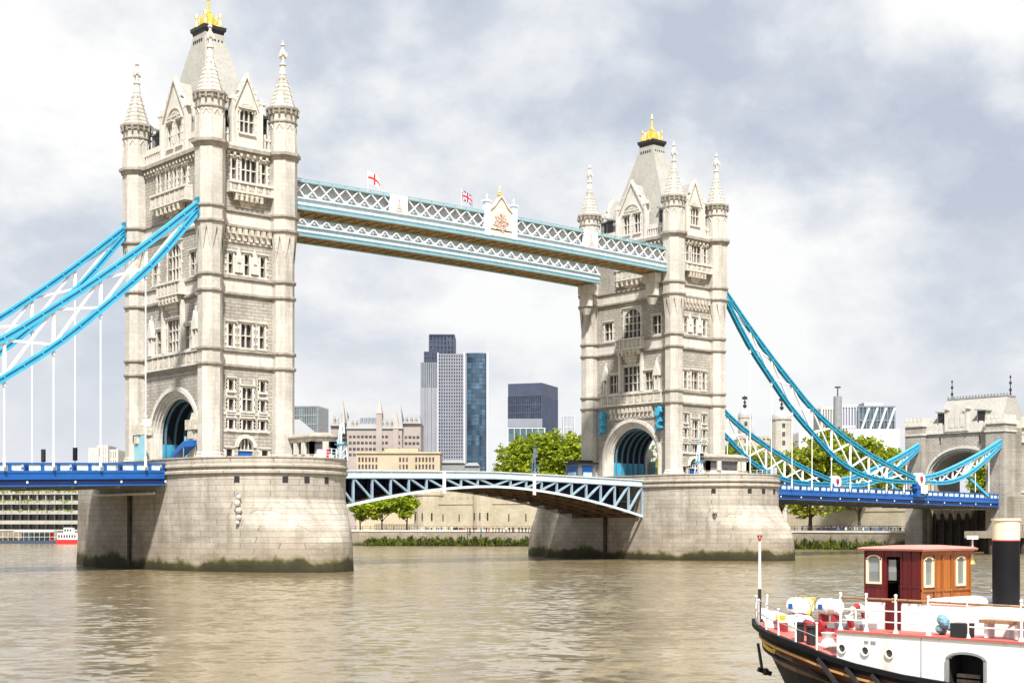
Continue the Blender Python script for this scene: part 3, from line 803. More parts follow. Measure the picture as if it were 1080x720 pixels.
    for x in (-3.4, -2.05, -.7, .7, 2.05, 3.4):
        rb = MB()
        for i in range(n):
            a0, a1 = math.pi * i / n, math.pi * (i + 1) / n
            rb.loft([[P(a, x - .09, 5.1, 4.8), P(a, x + .09, 5.1, 4.8), P(a, x + .09, 4.8, 4.5), P(a, x - .09, 4.8, 4.5)] for a in (a0, a1)])
        for sg in (-1, 1): rb.box(x - .09, x + .09, *sorted((sg * 4.8, sg * 5.1)), ZB, ASP)
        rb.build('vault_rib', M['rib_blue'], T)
    for sg in (-1, 1):
        d = MB(); d.box(-3.7, 3.7, *sorted((sg * 4.95, sg * 5.3)), ZB, ZB + 2.6)
        for k in range(9): d.box(-3.6 + k * .9, -3.5 + k * .9, *sorted((sg * 4.85, sg * 4.94)), ZB, ZB + 2.5)
        d.build('dado', M['sky_blue'], T)
    fl = MB(); fl.box(-4.7, 4.7, -5.0, 5.0, 12.7, 12.9); fl.build('roadway', M['road'], T)
    # turrets
    prof = [(1.78, ZB), (1.78, 13.6), (1.62, 13.75), (1.62, 14.0), (1.48, 14.15), (1.48, 37.9), (1.5, 41.55), (1.83, 41.6), (1.83, 50.7), (1.95, 50.75), (1.95, 51.0)]
    prof2 = [(1.78, 51.5), (1.75, 55.4), (1.75, 56.5), (1.82, 56.55), (1.82, 56.75)]
    for sx in (-1, 1):
        for sy in (-1, 1):
            c = (sx * TA, sy * TB)
            t = MB(); t.lathe(prof, c, 8); t.lathe([(1.86, 51.5)] + prof2[1:], c, 8)
            # flared skirt with pointed notches below the walkway level
            for j in range(8):
                a0 = math.pi / 8 + j * math.pi / 4; a1 = a0 + math.pi / 4
                c8 = lambda r, z, f: (c[0] + r * ((1 - f) * math.cos(a0) + f * math.cos(a1)), c[1] + r * ((1 - f) * math.sin(a0) + f * math.sin(a1)), z)
                A = [c8(1.5, 38.0, 0), c8(1.64, 39.3, .26), c8(1.81, 41.2, .5), c8(1.64, 39.3, .74), c8(1.5, 38.0, 1), c8(1.83, 41.6, 1), c8(1.83, 41.6, 0)]
                t.add(A, [(0, 1, 2, 6), (2, 3, 4, 5), (2, 5, 6)])
            o = t.build('turret', M['ashlar'], T)
            for z, r in ((24.65, 1.48), (26.5, 1.48), (33.45, 1.48), (35.4, 1.48), (41.7, 1.83), (43.55, 1.83)):
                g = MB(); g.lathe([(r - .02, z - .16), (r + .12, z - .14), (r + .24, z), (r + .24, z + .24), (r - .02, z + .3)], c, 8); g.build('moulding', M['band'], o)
            g = MB(); g.lathe([(1.82, 50.55), (2.02, 50.8), (2.02, 51.0), (2.3, 51.15), (2.3, 51.5), (1.8, 51.55)], c, 8); g.build('moulding', M['band'], o)
            g = MB(); g.lathe([(1.74, 55.3), (1.9, 55.35), (1.9, 55.5), (1.74, 55.55)], c, 8); g.build('moulding', M['band'], o)
            g = MB(); g.lathe([(1.8, 56.4), (1.95, 56.55), (1.95, 56.8), (2.14, 56.95), (2.14, 57.25), (1.66, 57.3)], c, 8)
            for j in range(16):
                a = j * math.pi / 8
                g.box(c[0] + 1.95 * math.cos(a) - .1, c[0] + 1.95 * math.cos(a) + .1, c[1] + 1.95 * math.sin(a) - .1, c[1] + 1.95 * math.sin(a) + .1, 56.3, 56.9)
            g.build('cornice', M['band'], o)
            gl = MB()                                  # blind tracery on the upper drum
            for j in range(8):
                a = j * math.pi / 4; n_ = (math.cos(a), math.sin(a)); s_ = (-n_[1], n_[0]); ap = 1.75 * math.cos(math.pi / 8) + .01
                FF = lambda u, z, d: (c[0] + n_[0] * (ap + d) + s_[0] * u, c[1] + n_[1] * (ap + d) + s_[1] * u, z)
                for u in (-.52, .4): gl.fb(FF, u, u + .12, 52.1, 54.6, -.03, .09)
                gl.prism([(-.52, 54.4), (-.4, 54.4), (0, 55.05), (.4, 54.4), (.52, 54.4), (0, 55.25)], -.03, .09, FF)
                gl.fb(FF, -.5, .5, 52.0, 52.12, -.03, .07)
            gl.build('blind_tracery', M['dress'], o)
            s = MB(); pr = []; nst = 8
            for i in range(nst):
                f0 = i / nst; z0 = 57.3 + 4.3 * f0; z1 = 57.3 + 4.3 * (i + 1) / nst
                r0 = 1.68 - 1.28 * f0 ** .92; r1 = 1.68 - 1.28 * ((i + 1) / nst) ** .92
                pr += [(r0, z0), (r1 + .02, z1 - .07), (r1 + .055, z1 - .05), (r1 + .055, z1)]
            s.lathe(pr, c, 8)
            for j in range(8):                          # crockets
                a = math.pi / 8 + j * math.pi / 4
                for i in range(4):
                    r = 1.52 - 1.12 * (i + .7) / 4.5; z = 57.3 + 4.3 * (i + .7) / 4.5
                    s.box(c[0] + r * math.cos(a) - .09, c[0] + r * math.cos(a) + .09, c[1] + r * math.sin(a) - .09, c[1] + r * math.sin(a) + .09, z, z + .28)
            s.build('spire', M['ashlar'], o)
            f = MB()
            f.lathe([(.44, 61.6), (.34, 62.7), (.46, 62.75), (.46, 62.9), (.26, 63.0), (.22, 63.8), (.36, 64.0), (.42, 64.3), (.3, 64.6), (.18, 64.75), (.15, 65.1), (.28, 65.25), (.26, 65.45), (.1, 65.55), (.04, 65.95)], c, 8)
            for j in range(4):
                a = j * math.pi / 2 + .4
                f.box(c[0] + .5 * math.cos(a) - .12, c[0] + .5 * math.cos(a) + .12, c[1] + .5 * math.sin(a) - .12, c[1] + .5 * math.sin(a) + .12, 63.75, 64.3)
            f.build('finial', M['dress'], o)
    # pierced parapet between the turrets
    pp = MB()
    for F, hw, gh in ((FR, 3.4, 2.5), (FR2, 3.4, 2.5), (FS, 7.8, 3.6), (FC, 7.8, 3.6)):
        pp.fb(F, -hw, hw, 51.502, 51.9, -.25, .15)
        for sg in (-1, 1):
            u = gh
            while u < hw - .3:
                a, b_ = sorted((sg * u, sg * (u + .26)))
                pp.fb(F, a, b_, 51.9, 52.9, -.15, .1); pp.fb(F, min(a, sg * u) - .0, b_ + .0, 53.16, 53.7, -.15, .1)
                u += .52
            a, b_ = sorted((sg * gh, sg * hw))
            pp.fb(F, a, b_, 52.902, 53.158, -.2, .15)
    pp.build('parapet', M['dress'], T)
    gable(T, FR, 1.75, 51.55, 56.3, 60.3, (.1,), 2.0, 53.5, 2.75, 3, 5.5, 0)
    gable(T, FR2, 1.75, 51.55, 56.3, 60.3, (.1,), 2.0, 53.5, 2.75, 3, 5.5, 0)
    for F in (FS, FC): gable(T, F, 2.95, 51.55, 56.2, 61.1, (-1.2, 1.2), 1.35, 52.9, 3.0, 2, 3.6, 0)
    # main roof
    rf = MB()
    q = lambda hx, hy, z: [(-hx, -hy, z), (hx, -hy, z), (hx, hy, z), (-hx, hy, z)]
    rf.loft([q(4.3, 8.6, 51.35), q(4.05, 7.6, 52.6), q(2.9, 4.9, 58.5), q(2.05, 2.9, 63.5), q(1.42, 1.6, 67.0), q(1.32, 1.48, 67.85)])
    rf.build('roof', M['slate'], T)
    rc = MB()
    rc.loft([q(1.36, 1.52, 67.7), q(1.42, 1.58, 68.0), q(1.58, 1.76, 68.15), q(1.62, 1.8, 68.6), q(1.2, 1.4, 68.65)])
    for i in range(5):
        for sg in (-1, 1):
            rc.box(sg * 1.48 - .09, sg * 1.48 + .09, -1.1 + .5 * i, -.9 + .5 * i, 66.5, 66.9); rc.box(-1.1 + .5 * i, -.9 + .5 * i, sg * 1.66 - .09, sg * 1.66 + .09, 66.5, 66.9)
    rc.build('ridge_platform', M['iron'], T)
    cr = MB()
    for sx in (-1, 1):
        for sy in (-1, 1):
            x, y = sx * 1.05, sy * 1.15
            cr.lathe([(.3, 68.6), (.3, 69.0), (.14, 69.5), (.1, 69.9), (.2, 70.05), (.04, 70.5)], (x, y), 6)
            cr.bar((x, y, 69.2), (0, 0, 70.6), .14); cr.box(x - .28, x + .28, y - .06, y + .06, 70.2, 70.35)
    for i in range(8):
        a = i * math.pi / 4
        cr.prism([(-.35, 68.6), (.35, 68.6), (.2, 69.6), (0, 70.2), (-.2, 69.6)], .9, 1.0, lambda u, z, d: (d * 1.1 * math.cos(a) - u * math.sin(a), d * 1.2 * math.sin(a) + u * math.cos(a), z))
    cr.loft([q(1.0, 1.1, 68.62), q(.75, .82, 69.3), q(.38, .42, 70.4), q(.2, .22, 70.9)])
    cr.lathe([(.5, 68.6), (.42, 69.6), (.3, 70.4), (.42, 70.7), (.2, 71.0), (.12, 72.2), (.26, 72.4), (.04, 73.2)], (0, 0), 8)
    cr.build('gilded_crown', M['gold'], T)
    # dormers with dark slatted fronts, added for the shaded gaps behind the parapet
    for F, us in ((FR, (-2.75, 2.75)), (FR2, (-2.75, 2.75)), (FS, (-5.9, 5.9)), (FC, (-5.9, 5.9))):
        for u in us:
            d = MB(); d.prism([(u - .75, 52.0), (u + .75, 52.0), (u + .75, 56.0), (u - .75, 56.4)], -1.5, -.9, F)
            d.prism([(u - .95, 56.3), (u + .95, 55.9), (u + .95, 56.1), (u - .95, 56.6)], -2.4, -.6, F)
            o = d.build('dormer', M['lead'], T)
            lv = MB()
            for k in range(7): lv.fb(F, u - .6, u + .6, 52.6 + k * .48, 52.9 + k * .48, -.9, -.82)
            lv.fb(F, u - .65, u + .65, 52.3, 55.9, -.9, -.87); lv.build('dark_front', M['iron'], o)
    return T
tower = make_tower()
t2 = copy_tree(tower, None, 'farther stone gothic bridge tower in right half, gilded crown clear of the top')
t2.location = (82.3, 0, 0); t2.rotation_euler = (0, 0, math.pi)
# ------------------------------------------------------------------ side spans
LX = 82.3
def make_deck(x0, x1, zt, label, pins=()):
    """x0..x1 along the bridge, zt(x) = height of the top rail"""
    T = empty('bridge_deck', (0, 0, 0), label, 'bridge deck', 'side span decks of the bridge')
    st = 5.58; sg = 1 if x1 > x0 else -1
    xs = [x0]
    while (x1 - xs[-1]) * sg > .5: xs.append(xs[-1] + sg * min(st, abs(x1 - xs[-1])))
    rd = MB(); sf = MB()
    for a, b in zip(xs, xs[1:]):
        za, zb = zt(a), zt(b)
        rd.add([(a, -8.9, za - 1.2), (b, -8.9, zb - 1.2), (b, 8.9, zb - 1.2), (a, 8.9, za - 1.2), (a, -8.9, za - 1.6), (b, -8.9, zb - 1.6), (b, 8.9, zb - 1.6), (a, 8.9, za - 1.6)], [(0, 1, 2, 3), (7, 6, 5, 4)])
        sf.bar((a, -8.6, za - 2.5), (a, 8.6, za - 2.5), .35, .8)
        for y in (-6, -3, 0, 3, 6): sf.bar((a, y, za - 2.3), (b, y, zb - 2.3), .3, .6)
        sf.add([(a, -8.9, za - 2.0), (b, -8.9, zb - 2.0), (b, 8.9, zb - 2.0), (a, 8.9, za - 2.0)], [(0, 1, 2, 3)])
    rd.build('roadway', M['road'], T); sf.build('underside', M['lead'], T)
    for y in (-9.0, 9.0):
        e = -1 if y < 0 else 1
        fr = MB(); nv = MB(); fl = MB()
        for a, b in zip(xs, xs[1:]):
            za, zb = zt(a), zt(b); A = lambda z: (a, y, za + z); B = lambda z: (b, y, zb + z)
            fr.bar(A(-.09), B(-.09), .30, .20)
            fr.bar(A(-1.02), B(-1.02), .34, .26)
            fr.bar(A(-1.45), B(-1.45), .22, .62)
            fl.bar(A(-1.80), B(-1.80), .42, .12); fl.bar(A(-2.55), B(-2.55), .50, .16)
            nv.bar(A(-2.17), B(-2.17), .16, .62)  # dark strip: shadow below the fascia put into the web's colour
            for k in range(3):
                f = k / 3; x = a + (b - a) * f; z = za + (zb - za) * f; w_ = .5 if k == 0 else .32
                fr.box(x - w_ / 2 * 1.0, x + w_ / 2, y - .12, y + .12, z - .9, z - .18)
        fr.build('parapet', M['deep_blue'], T); fl.build('flange', M['deep_blue'], T); nv.build('girder_web', M['navy'], T)
        for a, b in zip(xs, xs[1:]):
            za, zb = zt(a), zt(b)
            c = MB(); c.box(a - .17, a + .17, y + e * .13 - .05, y + e * .13 + .05, za - .78, za - .3); c.ball((a, y + e * .17, za - .54), .13, 6, 4); c.build('crest_boss', M['red'] if False else M['navy'], T)
            l = MB(); l.lathe([(.05, -.02), (.11, 0), (.11, .2), (.05, .25)], (a, y + e * .3), 6, z=za - 2.3); l.build('marker_lamp', M['white'], T)
            for k in range(3):
                f0 = (k + .12) / 3 if k else .105; f1 = (k + 1 - .1) / 3
                xa, xb = a + (b - a) * f0, a + (b - a) * f1; zl = za + (zb - za) * f0
                p = MB(); lo, hi = sorted((xa, xb))
                p.box(lo, hi, y - .04, y + .04, zl - .86, zl - .2)
                nn = 5
                for q in range(nn):
                    xq = lo + (hi - lo) * (q + .5) / nn; p.box(xq - .04, xq + .04, y - .07, y + .07, zl - .84, zl - .22)
                if e < 0: p.build('parapet_panel', M['pale_blue'], T)
                else: fr.add(p.v, p.f)
    return T
ztL = lambda x: 12.67 + .027 * (x + 10.7)
ztR = lambda x: 12.46 - .0108 * (x - 104)
make_deck(-10.9, -100, ztL, 'blue side span deck at far left leading into the nearer tower')
make_deck(93.2, 175.6, ztR, 'blue side span deck at right between the farther tower and the abutment')

# ------------------------------------------------------------------ suspension chains
def interp(tab, d):
    for (a, p), (b, q) in zip(tab, tab[1:]):
        if d <= b:
            i = tab.index((a, p)); 
            p0 = tab[max(i - 1, 0)]; p3 = tab[min(i + 2, len(tab) - 1)]
            t = (d - a) / (b - a); h = b - a
            m0 = (q - p0[1]) / (b - p0[0]); m1 = (p3[1] - p) / (p3[0] - a)
            return (2 * t**3 - 3 * t**2 + 1) * p + (t**3 - 2 * t**2 + t) * h * m0 + (-2 * t**3 + 3 * t**2) * q + (t**3 - t**2) * h * m1
    return tab[-1][1]
UP = [(6.5, 44.0), (13.3, 38.2), (19.8, 33.1), (24.9, 29.4), (30.4, 25.6), (38, 21.8), (48.6, 17.8), (62.9, 14.0)]
LO = [(6.5, 43.3), (12.6, 36.0), (18.5, 30.5), (24.1, 25.7), (30.3, 21.4), (36.4, 17.6), (43.2, 15.0), (50.4, 13.75), (62.9, 13.5)]
UP2 = [(0, 14.2), (6.4, 15.1), (14, 17.1), (22.5, 19.8), (27.9, 21.8), (30.6, 22.9)]
LO2 = [(0, 13.6), (7.4, 13.55), (12.5, 14.1), (18.2, 15.8), (24.6, 18.9), (30.6, 22.3)]
def chord(fn_x, tab, d0, d1, y, n, T, name='chord', s=1.0, pm='chain_blue', wm='chain_dark'):
    fl = MB(); wb = MB(); P = []
    for i in range(n + 1):
        d = d0 + (d1 - d0) * i / n; P.append((fn_x(d), y, interp(tab, d)))
    for a, b in zip(P, P[1:]):
        va, vb = Vector(a), Vector(b); t = (vb - va).normalized(); nn = Vector((-t.z, 0, t.x)); nn = nn if nn.z > 0 else -nn
        ext = t * .03
        for k, h in ((.27, .26), (-.27, .24)): fl.bar(va + nn * k * s - ext, vb + nn * k * s + ext, .62 * s, h * s, up=nn)
        wb.bar(va, vb, .46 * s, .34 * s, up=nn)
        fl.bar(va - t * .07, va + t * .07, .63 * s, .78 * s, up=nn)
    o = fl.build(name, M[pm], T); wb.build('web', M[wm], o)
    return P
def make_chain(fx, y, zdeck, label, pm='chain_blue', wm='chain_dark', nmax=62.9):
    T = empty('suspension_chain', (fx(6.5), y, 0), label, 'bridge chain', 'suspension chains of the bridge')
    X0 = fx(6.5)
    g = lambda d: fx(d) - X0
    y0 = 0.0
    chord(g, UP, 6.5, nmax, y0, 26, T, 'upper_chord', 1, pm, wm); chord(g, LO, 6.5, nmax, y0, 26, T, 'lower_chord', 1, pm, wm)
    st = 5.58; ds = [10.9 - 10.7 + 0.1 + 7.9 + st * 0 ]
    ds = [8.0 + 5.58 * i for i in range(10) if 8.0 + 5.58 * i < 61]
    br = MB()
    for a, b in zip(ds, ds[1:]):
        ua, ub, la, lb = interp(UP, a), interp(UP, b), interp(LO, a), interp(LO, b)
        br.bar((g(a), y0, la + .2), (g(b), y0, ub - .2), .26, .26); br.bar((g(a), y0, ua - .2), (g(b), y0, lb + .2), .22, .26)
        br.bar((g(a), y0, la), (g(a), y0, ua), .3, .3)
    br.build('lattice_brace', M['white'], T)
    for d in ds[1:]:
        zl = interp(LO, d); zd = zdeck(fx(d)) - .3
        if zl - zd < .8: continue
        h = MB(); h.tube([(g(d), y0, zd), (g(d), y0, zl - .3)], .085, 6)
        h.lathe([(.2, zl - 1.0), (.2, zl - .3)], (g(d), y0), 6); h.lathe([(.16, zd - .2), (.16, zd + 1.0)], (g(d), y0), 6)
        h.build('hanger', M['white'], T)
    sd = MB(); sd.box(g(6.5) - .5, g(6.5) + .5, -.45, .45, 42.4, 44.5); sd.lathe([(.18, 44.5), (.18, 45.2), (.26, 45.3), (.04, 45.8)], (g(6.5) , 0), 6)
    sd.build('saddle', M['chain_dark'], T)
    return T
fxL = lambda d: -d
fxR = lambda d: LX + d
make_chain(fxL, -9.55, ztL, 'near bright blue suspension chain rising to the left tower')
make_chain(fxL, 9.55, ztL, 'rear blue suspension chain behind the near one at left')
make_chain(fxR, -9.55, ztR, 'near teal suspension chain sweeping down from the right tower', 'teal_blue', 'teal_web')
make_chain(fxR, 9.55, ztR, 'rear teal suspension chain low behind the near one at right', 'teal_blue', 'teal_web')
def make_land(y, label):
    T = empty('land_chain', (145.2, y, 0), label, 'bridge chain', 'short land chains up to the abutment')
    ident = lambda d: d
    chord(ident, UP2, 0, 30.6, 0, 16, T, 'upper_chord'); chord(ident, LO2, 0, 30.6, 0, 16, T, 'lower_chord')
    br = MB(); ds = [3 + 4.4 * i for i in range(7)]
    for a, b in zip(ds, ds[1:]):
        br.bar((a, 0, interp(LO2, a)), (b, 0, interp(UP2, b)), .24); br.bar((a, 0, interp(UP2, a)), (b, 0, interp(LO2, b)), .24); br.bar((a, 0, interp(LO2, a)), (a, 0, interp(UP2, a)), .26)
    br.build('lattice_brace', M['white'], T)
    e = -1
    ps = MB(); ps.box(-1.1, 1.1, -.6, .6, 10.8, 13.3); ps.box(-1.5, 1.5, -.7, .7, 12.3, 12.7); ps.build('pin_post', M['deep_blue'], T)
    F = lambda u, z, d: (u, e * (.62 + d), 14.0 + z)
    c = lambda r, n=20: [(r * math.cos(2 * math.pi * i / n), r * math.sin(2 * math.pi * i / n)) for i in range(n)]
    md = MB(); md.prism(c(1.25), -1.2, .12, F); o = md.build('pin_medallion', M['white'], T)
    sh = MB(); sh.prism([(-.45, .6), (.45, .6), (.45, -.1), (0, -.75), (-.45, -.1)], .121, .2, F); sh.build('red_shield', M['red'], o)
    sh = MB(); sh.prism([(-.3, .1), (.3, .1), (.3, -.1), (-.3, -.1)], .201, .23, F); sh.build('shield_bar', M['navy'], o)
    pl = MB(); pl.fb(F, -.2, 1.9, -2.6, -1.0, .12, .2); pl.build('plaque', M['white'], T)
    pl = MB(); pl.fb(F, 2.0, 2.8, -1.5, -.6, -.3, .1); pl.build('gilt_lion', M['gold'], T)
    for d in (20.0, 25.0):
        h = MB(); h.tube([(d, 0, 12.0), (d, 0, interp(LO2, d))], .09, 6); h.build('hanger', M['white'], T)
    s = MB(); s.bar((17, .4, interp(LO2, 17)), (25.5, .4, 11.2), .4, .5); s.build('stay', M['chain_blue'], T)
    s = MB(); s.box(29.6, 31.2, -.6, .6, 21.8, 23.6); s.build('anchor_block', M['chain_blue'], T)
make_land(-9.55, 'near short blue chain rising right to the abutment turret, white medallion at its low end')
make_land(9.55, 'rear short blue chain rising to the left side of the abutment')

# ------------------------------------------------------------------ high level walkways
def make_walk(yc, label, near):
    T = empty('high_walkway', (LX / 2, yc, 0), label, 'walkway', 'high level walkways between the towers')
    h = LX / 2 - 6.65
    hw = 2.05
    camb = lambda x: .35 * (1 - (x / h) ** 2)
    nseg = 34
    xs = [-h + 2 * h * i / nseg for i in range(nseg + 1)]
    zb, zg, zt = 45.15, 46.75, 48.75
    gd = MB(); gd2 = MB(); fl_ = {-1: MB(), 1: MB()}; so = MB(); tr_ = {-1: MB(), 1: MB()}; bk = MB(); rb = MB()
    for a, b in zip(xs, xs[1:]):
        ca, cb_ = camb(a), camb(b)
        for e in (-1, 1):
            y = e * hw
            g_ = gd if e < 0 else gd2
            g_.bar((a, y, zb + .92 + ca), (b, y, zb + .92 + cb_), .24, 1.2)
            g_.bar((a, y + e * .1, zg + ca - .12), (b, y + e * .1, zg + cb_ - .12), .5, .18)
            fl_[e].bar((a, y + e * .1, zb + .16 + ca), (b, y + e * .1, zb + .16 + cb_), .7, .3)
            fl_[e].bar((a, y + e * .05, zb + .62 + ca), (b, y + e * .05, zb + .62 + cb_), .5, .08)
            tr = tr_[e]; tr.bar((a, y, zt + ca), (b, y, zt + cb_), .42, .22); tr.bar((a, y, zt + .36 + ca), (b, y, zt + .36 + cb_), .12, .1)
            tr.bar((a, y, zt + ca), (a, y, zt + .36 + ca), .1)
        so.add([(a, -hw, zb + .2 + ca), (b, -hw, zb + .2 + cb_), (b, hw, zb + .2 + cb_), (a, hw, zb + .2 + ca)], [(0, 1, 2, 3)])
        rb.bar((a, -hw, zb + .1 + ca), (a, hw, zb + .1 + ca), .16, .2)
        m_ = (a + b) / 2; rb.bar((a, -hw, zb + .12 + ca), (b, hw, zb + .12 + cb_), .1, .14)
        bk.add([(a, -hw + .5, zg + ca), (b, -hw + .5, zg + cb_), (b, -hw + .5, zt + cb_), (a, -hw + .5, zt + ca)], [(0, 1, 2, 3)])
        bk.add([(a, hw - .5, zg + ca), (b, hw - .5, zg + cb_), (b, hw - .5, zt + cb_), (a, hw - .5, zt + ca)], [(0, 1, 2, 3)])
        bk.add([(a, -hw, zt + .12 + ca), (b, -hw, zt + .12 + cb_), (b, hw, zt + .12 + cb_), (a, hw, zt + .12 + ca)], [(0, 1, 2, 3)])
    for e in (-1, 1):
        lt = MB()
        for a, b in zip(xs, xs[1:]):
            ca, cb_ = camb(a), camb(b); y = e * hw
            lt.bar((a, y, zg + ca), (b, y, zt + cb_ - .1), .12, .21, up=(0, 1, 0)); lt.bar((a, y + e * .04, zt + ca - .1), (b, y + e * .04, zg + cb_), .12, .21, up=(0, 1, 0))
        lt.build('lattice', M['white'], T)
    gd.build('girder', M['pale_blue'], T); gd2.build('girder', M['pale_blue'], T); [q.build('girder_flange', M['teal_edge'], T) for q in fl_.values()]; so.build('soffit', M['soffit'], T)
    rb.build('soffit_rib', M['soffit'], T); [q.build('top_rail', M['teal_edge'], T) for q in tr_.values()]; bk.build('glazing', M['walk_glass'], T)
    for x in (-17.9, 17.9):
        for e in ((-1,) if near else (1,)):
            F = lambda u, z, d: (x + u, e * (hw + .16 + d), z)
            p = MB(); p.fb(F, -1.4, 1.4, zg - .05, zt + .55, -.4, .12)
            o = p.build('crest_panel', M['white'], T)
            q = MB(); q.prism([(-.45, 47.3), (0, 48.7), (.45, 47.3), (.2, 47.5), (-.2, 47.5)], .125, .2, F); q.fb(F, -.55, .55, 47.1, 47.28, .125, .2); q.fb(F, -.1, .1, 48.5, 48.95, .125, .2)
            q.build('painted_crest', M['pink'], o)
    for e in ((-1,) if near else (1,)):
        F = lambda u, z, d: (u, e * (hw + .2 + d), z)
        for sg in (-1, 1):
            p = MB(); p.fb(F, sg * 2.5 - .45, sg * 2.5 + .45, 46.0, 50.7, -.4, .3); p.fb(F, sg * 2.5 - .6, sg * 2.5 + .6, 50.702, 50.95, -.5, .4)
            p.lathe([(.3, 50.95), (.1, 51.2), (.2, 51.5), (.03, 51.9)], (sg * 2.5, e * (hw + .2)), 6); p.build('crest_post', M['pale_blue'], T)
        p = MB(); p.prism([(-2.0, 46.1), (2.0, 46.1), (2.0, 49.6), (1.2, 50.2), (.5, 51.1), (0, 51.5), (-.5, 51.1), (-1.2, 50.2), (-2.0, 49.6)], -.3, .15, F)
        o = p.build('centre_crest', M['blush'], T)
        q = MB()
        for i in range(26):
            a = i * 2.4; r = .08 + 1.25 * (i / 26) ** .6; u, z = r * math.cos(a), 48.1 + r * 1.0 * math.sin(a)
            s = random.uniform(.16, .26); q.prism([(u - s, z), (u, z - s), (u + s, z), (u, z + s)], .151, random.uniform(.2, .3), F)
        q.build('coat_of_arms', M['arms'], o)
        q = MB(); q.mi = 0
        for (u0, z0), (u1, z1) in zip([(-2.1, 49.6), (-1.2, 50.3), (-.5, 51.2), (0, 51.7), (.5, 51.2), (1.2, 50.3)], [(-1.2, 50.3), (-.5, 51.2), (0, 51.7), (.5, 51.2), (1.2, 50.3), (2.1, 49.6)]):
            q.prism([(u0, z0), (u1, z1), (u1, z1 + .28), (u0, z0 + .28)], -.3, .32, F)
        q.build('crest_coping', M['blush'], o); q = MB()
        q.lathe([(.38, 51.9), (.42, 52.1), (.16, 52.3), (.24, 52.5), (.1, 52.8), (.16, 52.95), (.03, 53.3)], (0, e * (hw + .05)), 8)
        q.build('gilt_crown', M['gold'], o)
    for e in (-1, 1):                                    # stone-coloured brackets under each end
        p = MB(); x = e * (h - .9)
        p.box(x - .7, x + .7, -1.3, 1.3, 43.6, 45.1); p.box(x - .45, x + .45, -1.0, 1.0, 41.6, 43.599); p.lathe([(.9, 41.2), (.5, 40.2)], (x, 0), 8)
        p.build('bracket', M['dress'], T)
    return T
M['walk_glass'] = paint('grey_walkway_panel', (0.42, 0.44, 0.46), .5, .15, .8)
M['pink'] = paint('faded_pink_paint', (0.72, 0.45, 0.40), 0.6)
M['blush'] = paint('blush_stone_paint', (0.70, 0.60, 0.52), 0.6, 0.15, 2.0)
M['arms'] = paint('painted_arms', (0.50, 0.36, 0.30), 0.6, 0.5, 4.0)
make_walk(-7.15, 'nearer high walkway with white lattice and a gilded central crest', True)
make_walk(7.75, 'rear high walkway seen below and behind the nearer one', False)

# flags flying above the near walkway
def flag_mesh(fn, name, mats, w=2.2, h=1.45, nx=30, nz=18, sx=1, droop=.5):
    mb = MB()
    def pt(i, j, d):
        u = i / nx; v = j / nz
        y = .22 * math.sin(u * 7.0) * u + d
        return (sx * u * w * .93, y, -v * h - droop * u * u * h * .9 + .1 * math.sin(u * 5))
    P = [pt(i, j, 0) for i in range(nx + 1) for j in range(nz + 1)]
    fs = []; ms = []
    for i in range(nx):
        for j in range(nz):
            a = i * (nz + 1) + j
            mb.add([P[a], P[a + nz + 1], P[a + nz + 2], P[a + 1]], [(0, 1, 2, 3)], fn((i + .5) / nx, (j + .5) / nz))
    return mb
def stg(u, v): return 1 if abs(u - .5) < .075 or abs(v - .5) < .12 else 0
def ujk(u, v):
    x, y = (u - .5) * 1.65, v - .5
    if abs(x) < .09 or abs(y) < .09: return 1
    if abs(x) < .15 or abs(y) < .15: return 0
    for s in (1, -1):
        d = abs(y * 1.65 - s * x) / 1.93
        if d < .035: return 1
        if d < .09: return 0
    return 2
for x, fn, lab in ((19.9, stg, 'white flag with a red cross flying above the walkway, left one'), (36.0, ujk, 'blue, red and white crossed flag flying above the walkway nearer its middle')):
    T = empty('flag', (x, -7.0, 49.0), lab, 'flag', 'flags flying on the walkway')
    p = MB(); p.tube([(0, 0, -.2), (0, 0, 3.4)], .045, 6); p.ball((0, 0, 3.45), .1, 6, 4); p.build('flagpole', M['white'], T)
    f = flag_mesh(fn, 'flag_cloth', None); o = f.build('flag_cloth', [M['white'], M['red'], M['deep_blue']], T, True); o.location = (0.05, 0, 3.3)

